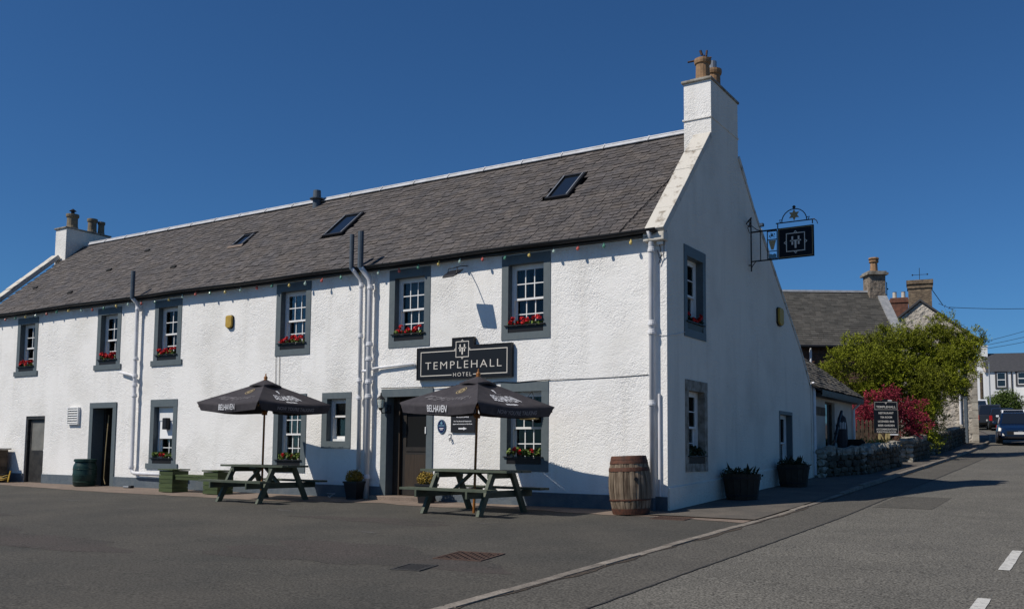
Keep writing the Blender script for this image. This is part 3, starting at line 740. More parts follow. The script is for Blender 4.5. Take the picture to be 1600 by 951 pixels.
# skews (coping) on the right gable, each length its own stone
def cope(p, q, x0, x1, up, th, nseg, mt='stonecope', name='coping_stone'):
    p, q = Vector((0, *p)), Vector((0, *q)); d = (q-p); nrm = Vector((0, -d.z, d.y)).normalized()*up
    for i in range(nseg):
        a = p+d*(i/nseg); c = p+d*((i+.985)/nseg); j = random.uniform(-.012, .012)
        MB().prism([(x0+j, a.y, a.z), (x1+j*.3, a.y, a.z), (x1+j*.3, c.y, c.z), (x0+j, c.y, c.z)], nrm*(th+random.uniform(-.012, .012))).build(name, mt, hotel, bevel=.012)
cope((-.10, 4.99), (2.34, 7.49), -.365, .02, 1, .13, 5)
for k in range(3, len(GP)-1): cope(GP[k-1 if False else k], GP[k+1], -.365, .02, 1, .10, 2)
cope(GP[2], GP[3], -.365, .02, 1, .10, 2)
MB().box(-.40, .012, -.16, .06, 4.86, 5.02).build('skewputt', 'stonecope', hotel, bevel=.02)
cope((-.13, 5.08), (2.4, 7.42), XL-.02, XL+.36, 1, .15, 5)
# rear half of the roof needs its own sheet up to the skew (plain slates, out of sight)
# chimneys
def chimney(x0, x1, y0, y1, z0, z1, band=None):
    c = MB().box(x0, x1, y0, y1, z0, z1)
    if band: c.box(x0-.025, x1+.012, y0-.025, y1+.025, band, band+.035)
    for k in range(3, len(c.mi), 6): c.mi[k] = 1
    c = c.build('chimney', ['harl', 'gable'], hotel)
    MB().box(x0-.045, x1+.028, y0-.05, y1+.05, z1, z1+.055).build('cap', 'capstone', c, bevel=.015)
    return c
c1 = chimney(-.585, .0015, 2.31, 3.95, 6.6, 8.70, 7.90)
c2 = chimney(XL-.012, -22.75, 2.40, 4.02, 6.6, 8.42)
MB().prism([(-22.75, 2.37, 7.0), (-22.70, 2.37, 7.0), (-22.70, 4.02, 8.30), (-22.75, 4.02, 8.30)], (0, -.0, .12)).build('flashing', 'lead', c2)
def pot(c, x, y, z, h, r, mt, cowl=None):
    p = MB().lathe([(r*.98, 0), (r, .03), (r*.9, .10), (r*.86, h*.75), (r*.93, h*.78), (r*1.02, h*.80), (r*1.08, h*.90), (r*1.06, h), (r*.8, h), (r*.78, h*.8)], 16, (x, y, z)).build('pot', mt, c, smooth=False)
    return p
p1 = pot(c1, -.30, 2.66, 8.80, .50, .165, 'pot'); p2 = pot(c1, -.30, 3.30, 8.80, .50, .165, 'pot')
MB().tube([(-.30, 2.72, 9.15), (-.30, 2.72, 9.42)], .025, 6).tube([(-.62, 2.62, 9.30), (-.15, 2.78, 9.36)], .02, 6).box(-.36, -.24, 2.66, 2.78, 9.28, 9.36).tube([(-.33, 2.70, 9.42), (-.36, 2.68, 9.52)], .028, 6).tube([(-.25, 2.74, 9.40), (-.24, 2.75, 9.52)], .022, 6).build('cowl', 'rusty', p1)
MB().lathe([(.10, 0), (.10, .34), (.02, .36)], 12, (-.33, 3.30, 9.15)).tube([(-.33, 3.30, 9.30), (-.36, 3.16, 9.27)], .06, 8).build('cowl', 'alu', p2)
MB().prism([(-.5, 2.42, 8.754), (-.1, 2.42, 8.754), (-.05, 3.75, 8.754), (-.52, 3.75, 8.754)], (0, 0, .08)).build('mortar_bed', 'capstone', c1, bevel=.02)
p3 = pot(c2, -23.05, 2.78, 8.50, .50, .20, 'potgrey'); p4 = pot(c2, -23.05, 3.52, 8.50, .50, .165, 'potgrey'); pot(c2, -22.95, 3.80, 8.50, .44, .12, 'potgrey')
MB().lathe([(.06, 0), (.06, .1), (.12, .12), (.02, .2)], 10, (-23.05, 2.78, 9.0)).build('cowl', 'iron', p3)
# skylights
for x0, x1, y0, y1 in skylights:
    s0, s1 = s_of_y(y0), s_of_y(y1); small = x0 < -12; hh = .075 if not small else .05
    f = MB()
    t = .065
    for a, c, e, d in ((x0, x1, s0, s0+t), (x0, x1, s1-t, s1), (x0, x0+t, s0+t, s1-t), (x1-t, x1, s0+t, s1-t)):
        f.prism([rp(a, e, -.04), rp(c, e, -.04), rp(c, d, -.04), rp(a, d, -.04)], SN*(hh+.04))
    sk = f.build('skylight', 'gutter', roof)
    MB().prism([rp(x0+t, s0+t, hh-.035), rp(x1-t, s0+t, hh-.035), rp(x1-t, s1-t, hh-.035), rp(x0+t, s1-t, hh-.035)], SN*.008).build('pane', 'carglass', sk)
    fi = MB(); fi.prism([rp(x0+t*.6, s0+t*.6, hh), rp(x0+t, s0+t*.6, hh), rp(x0+t, s1-t*.6, hh), rp(x0+t*.6, s1-t*.6, hh)], SN*.012)
    fi.prism([rp(x1-t, s0+t*.6, hh), rp(x1-t*.6, s0+t*.6, hh), rp(x1-t*.6, s1-t*.6, hh), rp(x1-t, s1-t*.6, hh)], SN*.012)
    fi.build('trim', 'alu', sk)
    if small: MB().prism([rp(x0-.06, s0-.10, .03), rp(x1+.04, s0-.10, .03), rp(x1+.04, s0-.005, .045), rp(x0-.06, s0-.005, .045)], SN*.01).build('apron', 'strip', sk)
MB().lathe([(.115, 0), (.115, .40), (.20, .41), (.20, .435), (.115, .44), (.105, .66), (.07, .66)], 14, (-11.65, 2.92, 7.55)).build('roof_vent', 'pipedark', roof, smooth=False)

# pipes on the front wall
def collar(pipe, x, y, z, r, mt='pipe'):
    MB().lathe([(r, 0), (r*1.38, .01), (r*1.42, .05), (r*1.25, .06), (r*1.25, .09), (r, .10)], 12, (x, y, z)).build('collar', mt, pipe)
pA = MB().tube([(-15.12, -.30, 5.02), (-15.12, -.15, 4.9), (-15.12, -.13, 4.8), (-15.09, -.12, .50), (-15.05, -.12, .42), (-14.95, -.12, .385), (-12.95, -.13, .37)], .052, 10).tube([(-15.12, -.12, 2.93), (-15.30, -.10, 2.98), (-15.83, -.07, 3.08)], .036, 8).build('soil_pipe', 'pipe', hotel, smooth=True)
MB().tube([(-15.12, -.30, 5.0), (-15.12, -.30, 5.74)], .058, 10).build('vent_stack', 'pipedark', pA)
for z in (4.70, 3.36, 2.90, 2.66, 2.38, .5): collar(pA, -15.105, -.12, z, .052)
pB = MB().tube([(-7.34, -.30, 5.05), (-7.30, -.26, 4.98), (-7.22, -.14, 4.82), (-7.21, -.11, 4.7), (-7.17, -.11, .62)], .046, 10).build('soil_pipe', 'pipe', hotel, smooth=True)
MB().tube([(-7.34, -.30, 5.02), (-7.34, -.30, 5.80)], .05, 10).build('vent_stack', 'pipedark', pB)
for z in (4.62, 3.50, 2.52, 2.14): collar(pB, -7.2, -.11, z, .046)
pC = MB().tube([(-7.06, -.32, 5.05), (-7.03, -.28, 4.98), (-6.94, -.16, 4.80), (-6.93, -.13, 4.65), (-6.92, -.12, -.02)], .058, 10).build('soil_pipe', 'pipe', hotel, smooth=True)
MB().tube([(-7.06, -.32, 5.02), (-7.06, -.32, 5.83)], .064, 10).build('vent_stack', 'pipedark', pC)
for z in (4.55, 3.30, 2.98, 2.48, 2.16, .42): collar(pC, -6.925, -.12, z, .058)
MB().tube([(-6.90, -.1, 2.80), (-6.70, -.06, 2.83), (-5.72, -.05, 2.88), (-5.69, -.02, 2.80)], .028, 8).build('waste_pipe', 'pipe', hotel, smooth=True)
MB().tube([(-7.12, -.11, 2.77), (-6.95, -.12, 2.77)], .03, 8).build('branch_pipe', 'pipe', pC)
pD = MB().tube([(-.262, -.22, 5.05), (-.262, -.12, 4.93), (-.26, -.10, 4.88), (-.245, -.10, .24)], .05, 10).build('downpipe', 'pipe', hotel, smooth=True)
MB().tube([(-.245, -.10, .25), (-.243, -.10, -.03)], .053, 10).build('pipe_foot', 'pipedark', pD)
for z in (4.66, 3.32, 3.16, 1.88): collar(pD, -.255, -.10, z, .05)
MB().tube([(-.14, -.035, 2.1), (-.135, -.035, .28)], .026, 8).build('cable_conduit', 'pipe', hotel)
MB().box(-.17, -.05, -.07, -.004, 4.80, 4.94).build('junction_box', 'white', hotel, bevel=.008)
cb = MB()
def wirepts(pts, r=.008): MB().tube(pts, r, 5).build('wall_cable', 'wire', hotel)
wirepts([(-.10, -.06, 4.95), (-.03, -.05, 4.86), (-.03, -.05, 4.62), (-.12, -.05, 4.55), (-.16, -.04, 4.7)])
wirepts([(-.12, -.04, 4.80), (-.08, -.05, 4.60), (-.14, -.04, 4.45)])
wirepts([(-2.46, -.022, 2.425), (-1.7, -.008, 2.42), (-.9, -.008, 2.43), (-.36, -.01, 2.45)], .006)
wirepts([(-9.92, -.02, 3.24), (-9.91, -.015, 2.35)], .006); wirepts([(-9.80, -.02, 3.24), (-9.79, -.015, 2.35)], .006)
wirepts([(-2.42, -.02, 2.43), (-3.2, -.025, 2.40), (-3.56, -.02, 2.42), (-4.3, -.02, 2.38), (-5.2, -.04, 2.37), (-6.64, -.03, 2.385)], .009)
MB().tube([(-.22, -.03, 3.16), (.0, -.012, 3.15), (.014, .3, 3.19), (.012, .82, 3.30)], .007, 5).build('white_cable', 'pipe', hotel)

# ---- things fixed to or hanging on the hotel
# main sign
sg = thing('hotel_sign', 'black wall sign with raised centre reading TEMPLEHALL HOTEL above the main entrance', 'sign', (-4.43, -.1, 2.86))
poly = [(-1.17, -.325), (1.17, -.325), (1.17, .315), (.255, .315), (.255, .485), (-.255, .485), (-.255, .315), (-1.17, .315)]
MB().prism([(x, 0.0, z) for x, z in poly], (0, .085, 0)).build('board', 'signnavy', sg, bevel=.012)
rim = MB()
for (a, c) in zip(poly, poly[1:]+poly[:1]): pass
rim.box(-1.185, 1.185, -.008, .08, -.345, -.325).box(-1.185, -1.17, -.008, .08, -.3249, .33).box(1.17, 1.185, -.008, .08, -.3249, .33).box(-1.1699, -.2701, -.008, .08, .315, .33).box(.2701, 1.1699, -.008, .08, .315, .33)
rim.box(-.27, -.255, -.008, .08, .315, .50).box(.255, .27, -.008, .08, .315, .50).box(-.2549, .2549, -.008, .08, .485, .50)
rim.build('frame', 'signedge', sg)
sf = lambda u, v: (u, -.0035, v)
b = MB(); t = .016
rectf(b, -1.08, -.19, .225, .225+t, sf); rectf(b, .17, 1.09, .225, .225+t, sf); rectf(b, -1.08, -1.08+t, -.255, .225, sf); rectf(b, 1.09-t, 1.09, -.255, .225, sf)
rectf(b, -1.08, -.27, -.27, -.27+t, sf); rectf(b, .27, 1.09, -.27, -.27+t, sf); b.build('border_line', 'letter', sg)
b = MB(); ht_emblem(b, -.01, .255, .165, sf); b.build('emblem', 'letter', sg)
put_text('TEMPLEHALL', .225, 1.91, lambda u, v: sf(u, v-.055), sg, bold=-.0025, spacing=1.25); put_text('HOTEL', .115, .46, lambda u, v: sf(u, v-.258), sg, bold=-.0008, spacing=1.3)
# wall vent, alarm, lantern, floodlight, plaques, hook
v = thing('wall_vent', 'white louvred extractor vent on the wall between the two left doors', 'vent', (-17.93, -.08, 1.93))
MB().box(-.26, .26, .0, .08, -.24, -.21).box(-.26, .26, 0, .08, .21, .24).box(-.26, -.23, 0, .08, -.2099, .2099).box(.23, .26, 0, .08, -.2099, .2099).box(-.229, .229, .06, .078, -.209, .209).build('housing', 'white', v)
lm = MB().prism([(-.228, .055, .03), (-.228, -.012, -.022), (-.228, -.004, -.03), (-.228, .06, .018)], (.456, 0, 0)).mesh('slat', 'white')
for k in range(6): inst('slat', lm, v, loc=(0, 0, -.165+.068*k))
def alarm(label, loc, rz, w, h):
    a = thing('alarm_box', label, 'alarm box', loc, rz)
    MB().prism([(-w/2, 0, -h*.36), (-w*.25, 0, -h/2), (w*.25, 0, -h/2), (w/2, 0, -h*.36), (w/2, 0, h*.40), (w*.3, 0, h/2), (-w*.3, 0, h/2), (-w/2, 0, h*.40)], (0, -.07, 0)).build('housing', 'yellow', a, bevel=.015)
    MB().prism([(-w*.54, .012, -h*.38), (-w*.28, .012, -h*.55), (w*.28, .012, -h*.55), (w*.54, .012, -h*.38), (w*.54, .012, h*.42), (w*.3, .012, h*.53), (-w*.3, .012, h*.53), (-w*.54, .012, h*.42)], (0, -.035, 0)).build('back_plate', 'iron', a)
alarm('yellow alarm box on the sunlit front wall between upper windows', (-11.57, -.012, 4.17), 0, .22, .31)
alarm('yellow alarm box high on the shaded gable wall near the roof slope', (.012, 6.80, 4.35), R_(90), .36, .42)
ln = thing('wall_lantern', 'black iron coach lantern fixed at the left of the main doorway', 'lantern', (-6.53, -.16, 1.9))
MB().lathe([(.03, .0), (.045, .03), (.07, .05)], 6).lathe([(.10, .235), (.085, .26), (.03, .31), (.012, .345), (.02, .36), (.002, .38)], 6).build('cap', 'iron', ln)
b = MB()
for k in range(6):
    a = math.pi/3*k; b.tube([(.066*math.cos(a), .066*math.sin(a), .05), (.092*math.cos(a), .092*math.sin(a), .24)], .006, 4)
b.build('cage', 'iron', ln); MB().lathe([(.058, .052), (.082, .238)], 6).build('pane', 'glass', ln)
MB().tube([(0, 0, .01), (.02, .03, -.06), (.06, .08, -.05), (.10, .13, 0), (.11, .155, .05)], .014, 6).build('bracket', 'iron', ln); MB().box(.05, .16, .13, .16, -.06, .12).build('back_plate', 'iron', ln)
fl = thing('floodlight', 'black floodlight on a thin arm below the eaves between two upper windows', 'floodlight', (-4.33, -.65, 4.57))
fl.rotation_euler = (R_(-8), 0, R_(-6))
MB().prism([(-.17, -.10, -.10), (.17, -.10, -.10), (.20, .10, .07), (-.20, .10, .07)], (0, .03, .055)).build('housing', 'iron', fl, bevel=.01)
MB().prism([(-.15, -.095, -.103), (.15, -.095, -.103), (.175, .08, .047), (-.175, .08, .047)], (0, .002, -.004)).build('lens', 'carglass', fl)
MB().tube([(-.12, .0, .0), (-.12, .02, .12), (.12, .02, .12), (.12, 0, 0)], .009, 5).tube([(0, .02, .12), (-.06, .3, .26), (-.16, .62, .38)], .011, 6).build('arm', 'iron', fl)
op = thing('oval_plaque', 'blue oval rating plaque on the wall right of the main doorway', 'plaque', (-5.0, -.012, 1.545))
ring = [(.105*math.cos(2*math.pi*k/28), .145*math.sin(2*math.pi*k/28)) for k in range(28)]
MB().prism([(x, -.01, z) for x, z in ring], (0, .02, 0)).build('plate', 'badge', op)
b = MB(); n = 28
pts = [((.100*math.cos(2*math.pi*k/n), -.0125, .140*math.sin(2*math.pi*k/n)), (.094*math.cos(2*math.pi*k/n), -.0125, .132*math.sin(2*math.pi*k/n))) for k in range(n)]
for k in range(n): b.add([pts[k][0], pts[(k+1) % n][0], pts[(k+1) % n][1], pts[k][1]], [(0, 1, 2, 3)])
b.build('rim', 'badgelight', op)
b = MB(); f_ = lambda u, v: (u, -.0125, v)
b.add([f_(0, .115), f_(.03, .07), f_(.018, .045), f_(-.018, .045), f_(-.03, .07)], [(0, 1, 2, 3, 4)]); b.build('thistle', 'badgelight', op)
b = MB(); rectf(b, -.072, .072, .008, .028, f_); b.build('print', 'badgelight', op); b = MB(); rectf(b, -.055, .055, -.045, -.03, f_); rectf(b, -.035, .035, -.07, -.058, f_); b.build('print', 'letterwhite', op)
pq = thing('notice_board', 'square black entrance notice with white lettering and arrow beside the doorway', 'notice board', (-4.45, -.04, 1.72))
MB().box(-.30, .30, 0, .03, -.30, .30).build('board', 'blackplastic', pq, bevel=.004)
pf = lambda u, v: (u, -.003, v)
b = MB(); outline(b, -.205, .205, .085, .215, .011, pf); b.build('border_line', 'letterwhite', pq)
b = MB(); ht_emblem(b, 0, .225, .03, pf); b.build('emblem', 'letterwhite', pq)
put_text('TEMPLEHALL', .05, .33, lambda u, v: pf(u, v+.145), pq, 'letterwhite', bold=.0012)
put_text('HOTEL ENTRANCE', .045, .31, lambda u, v: pf(u, v+.02), pq, 'letterwhite', bold=.002)
put_text('For Tea Room & Restaurant', .032, .44, lambda u, v: pf(u, v-.07), pq, 'letterwhite', bold=.001)
put_text('please use the entrance on Main Street', .032, .48, lambda u, v: pf(u, v-.13), pq, 'letterwhite', bold=.001)
b = MB(); b.add([pf(-.10, -.235), pf(.02, -.235), pf(.02, -.25), pf(.11, -.22), pf(.02, -.19), pf(.02, -.205), pf(-.10, -.205)], [(0, 1, 5, 6), (2, 3, 4)]); b.build('arrow', 'letterwhite', pq)
hk = thing('wall_hook', 'small grey iron ring hook on the wall below the entrance notice', 'hook', (-4.76, -.03, 1.32))
MB().tube([(.0, .03, .07), (-.03, -.01, .06), (-.03, -.02, .02), (.01, -.02, .0), (.03, -.02, -.05), (.0, -.02, -.07), (-.02, -.02, -.03), (.02, -.01, .01)], .011, 6).build('ring', 'alu', hk)
# black loudspeaker on the white blind window
sp = thing('speaker', 'small black outdoor loudspeaker hanging in front of a white window blind', 'loudspeaker', (-13.97, .06, 1.68))
MB().box(-.085, .085, -.07, .07, -.15, .15).build('cabinet', 'blackplastic', sp, bevel=.015); MB().box(-.07, .07, -.074, -.07, -.13, .13).build('grille', 'iron', sp); MB().beam((0, .07, 0), (0, .14, .02), .03, .03).build('bracket', 'iron', sp)
# hanging basket seen in the lower right window
hb = thing('wicker_basket', 'pale wicker basket shade hanging in the window behind the right parasol', 'basket', (-2.83, -.06, 1.66))
MB().prism([(-.20, -.07, .0), (.17, -.07, .0), (.21, -.07, .20), (-.24, -.07, .20)], (0, .13, 0)).build('basket', 'wicker', hb, bevel=.02)
b = MB()
for k in range(4): b.box(-.225+.012*(3-k), .2-.012*(3-k), -.078, -.0705, .015+.05*k, .027+.05*k)
b.build('band', 'rawwood', hb); MB().tube([(-.2, 0, .19), (-.1, .03, .42), (0, .06, .55)], .006, 5).tube([(.17, 0, .19), (.08, .03, .42), (0, .06, .55)], .006, 5).build('cord', 'wire', hb)

# window boxes of geraniums
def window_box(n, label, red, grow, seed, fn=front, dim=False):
    a, c, lo, hi = inner[n]; cx = (a+c)/2; wd = c-a-.02
    t = thing('window_box', label, 'window box', fn(cx, 0.0, lo), 0 if fn is front else R_(90), 'window boxes on the hotel sills')
    d = 1  # local frame: x along wall, y into wall
    bx_ = MB().prism([(-wd/2, .0, .005), (-wd/2, -.012, .125), (-wd/2, .11, .125), (-wd/2, .10, .005)], (wd, 0, 0)).build('trough', 'blackplastic', t)
    MB().box(-wd/2-.08, wd/2+.06, -.052, -.018, .130, .150).build('rail', 'iron', t)
    b = MB(); g = random.Random(seed)
    bl = [(-wd/2+wd*(k+.5)/5, .03, .155+g.uniform(0, .05)*grow+.04*(grow > 1), wd/8, .08, .055*grow) for k in range(5)]
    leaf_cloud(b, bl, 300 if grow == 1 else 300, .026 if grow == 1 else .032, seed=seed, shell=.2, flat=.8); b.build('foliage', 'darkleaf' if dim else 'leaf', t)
    b = MB()
    for k in range(red):
        px = -wd/2+.04+(wd-.08)*(k+g.uniform(.1, .9))/red; pz = .205+g.uniform(-.02, .10)*grow; py = g.uniform(-.07, .02)
        leaf_cloud(b, [(px, py, pz, .046, .04, .040)], 44, .021, seed=seed+k, flat=.9, shell=.4)
    b.build('blooms', 'geranium', t, kind='stuff')
    return t
window_box('W1', 'black trough of red geraniums under the upper window nearest the gable corner', 12, 1, 11)
window_box('W2', 'black trough of red geraniums under the upper window above the main doorway', 12, 1, 12)
window_box('W3', 'black trough of red geraniums under the upper window above the left parasol', 12, 1, 13)
window_box('W4', 'black trough of red geraniums under the upper window above the speaker window', 10, 1, 14)
window_box('W5', 'black trough of red geraniums under the upper window above the open black doorway', 12, 1, 15)
window_box('W6', 'black trough of red geraniums under the upper window at the far left', 11, 1, 16)
window_box('L1', 'leafy black trough on the ground floor sill behind the right picnic table', 3, 1.35, 17)
window_box('L2', 'leafy black trough on the ground floor sill behind the left picnic table', 2, 1.35, 18)
window_box('L3', 'leafy black trough on the sill below the window with white blind', 2, 1.35, 19)
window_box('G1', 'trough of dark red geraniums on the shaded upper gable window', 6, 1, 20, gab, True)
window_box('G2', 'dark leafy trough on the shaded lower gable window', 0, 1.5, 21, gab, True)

# string of festoon lights along the gutter
fl_ = thing('string_lights', 'string of coloured festoon bulbs hanging along the gutter of the inn', 'string lights', (0, 0, 0))
pts = []; bulbs = []
x = -22.9; k = 0
while x < -.3:
    z = 4.955+.022*math.sin(x*.9)+.014*math.sin(x*2.3); pts.append((x, -.15+.02*math.sin(x*1.7), z))
    if k % 2 == 1: bulbs.append((x, pts[-1][1], z))
    x += .275; k += 1
pts.append((-.12, -.2, 5.0))
MB().tube(pts, .006, 5).build('cable', 'wire', fl_)
bms = []
for mt in ('bulbyellow', 'bulbpale', 'bulbred', 'bulbgreen'):
    bms.append(MB().lathe([(.014, .0), (.015, -.03), (.029, -.052), (.032, -.072), (.022, -.096), (.004, -.105)], 8).mesh('bulb', mt))
for k, p in enumerate(bulbs): o = inst('bulb', bms[k % 4], fl_, loc=p); o.rotation_euler = (random.uniform(-.4, .2), random.uniform(-.3, .3), 0)

# projecting pub sign on the gable
hs = thing('hanging_sign', 'navy projecting pub sign with HT monogram on black iron bracket at the gable', 'sign', (0, 4.6, 5.1))
b = MB()
b.tube([(.06, 0, -.02), (.06, 0, 1.15)], .016, 6).tube([(.06, 0, .86), (.64, 0, .86)], .018, 6).tube([(.06, 0, .20), (.66, 0, .20)], .016, 6).tube([(.27, 0, .20), (.27, 0, .85)], .011, 6)
b.tube([(.06, 0, 1.02), (.2, 0, .90), (.33, 0, .86)], .009, 6).tube([(.06, 0, .05), (.10, 0, .12), (.16, 0, .19)], .009, 6)
b.tube([(.0, .0, 1.0), (.06, 0, 1.0)], .014, 6).tube([(.0, 0, .12), (.06, 0, .12)], .014, 6).tube([(.62, 0, .99), (1.46, 0, .99)], .013, 6).tube([(.66, 0, .86), (.66, 0, .99)], .012, 6).tube([(1.41, 0, .90), (1.41, 0, .99)], .012, 6)
b.tube([(1.44, 0, .99), (1.50, 0, .95), (1.52, 0, .88)], .009, 5)
b.build('bracket', 'iron', hs)
MB().tube([(1.02+.27*math.cos(a), 0, 1.0+.27*math.sin(a)) for a in np.linspace(0, math.pi, 13)], .011, 6).lathe([(.002, -.04), (.03, -.02), (.04, 0), (.03, .02), (.002, .04)], 8, (1.02, 0, 1.31)).tube([(.72, 0, 1.0), (.70, 0, 1.06), (.76, 0, 1.05)], .01, 5).tube([(1.32, 0, 1.0), (1.35, 0, 1.06), (1.29, 0, 1.05)], .01, 5).build('arch', 'iron', hs)
pts = []
for k in range(12):
    a = math.pi/6*k+math.pi/2; r = .125 if k % 2 == 0 else .066; pts.append((1.02+r*math.cos(a), -.006, 1.135+r*math.sin(a)))
MB().prism(pts, (0, .012, 0)).build('star', 'gold', hs)
MB().box(.665, 1.435, -.03, .03, .19, .87).build('board', 'signnavy', hs, bevel=.006)
hf = lambda u, v: (1.05+u, -.0325, .53+v)
b = MB(); outline(b, -.365, .365, -.32, .32, .012, hf); b.build('border_line', 'gold', hs)
b = MB(); ht_emblem(b, 0, 0, .205, hf); b.build('emblem', 'letter', hs)
b = MB().box(.42, .435, -.012, .012, .22, .84).box(.635, .65, -.012, .012, .22, .84)
for z in (.22, .38, .64, .825): b.box(.436, .634, -.012, .012, z, z+.014)
b.build('side_panel_frame', 'iron', hs)
MB().prism([(.45, -.005, .63), (.62, -.005, .63), (.56, -.005, .42), (.51, -.005, .42)], (0, .01, 0)).build('goblet_panel', 'wicker', hs)
b = MB(); leaf_cloud(b, [(.535, 0, .74, .075, .01, .065)], 40, .022, seed=5, shell=.1); b.build('wreath_panel', 'darkleaf', hs)
MB().prism([(.45, -.004, .24), (.62, -.004, .24), (.62, -.004, .31), (.58, -.004, .33), (.54, -.004, .31), (.50, -.004, .33), (.45, -.004, .31)], (0, .008, 0)).build('water_panel', 'badgelight', hs)
gl_ = thing('spotlight', 'small black spotlight with scroll arm on the gable above the pub sign bracket', 'spotlight', (0, 4.45, 6.12))
MB().tube([(.0, 0, .0), (.05, -.02, .06), (.1, -.04, .02), (.08, -.03, -.06), (.04, -.02, -.03)], .014, 6).tube([(.07, -.03, .06), (.14, -.05, .12)], .02, 6).tube([(.03, 0, -.06), (.06, .05, -.2)], .008, 5).build('arm', 'iron', gl_)
MB().box(-.05, .05, -.05, .04, -.035, .035).build('housing', 'iron', gl_, bevel=.01, loc=(.30, .15, -.02)); MB().box(-.04, .04, -.056, -.05, -.028, .028).build('lens', 'lamp', gl_, loc=(.30, .15, -.02))

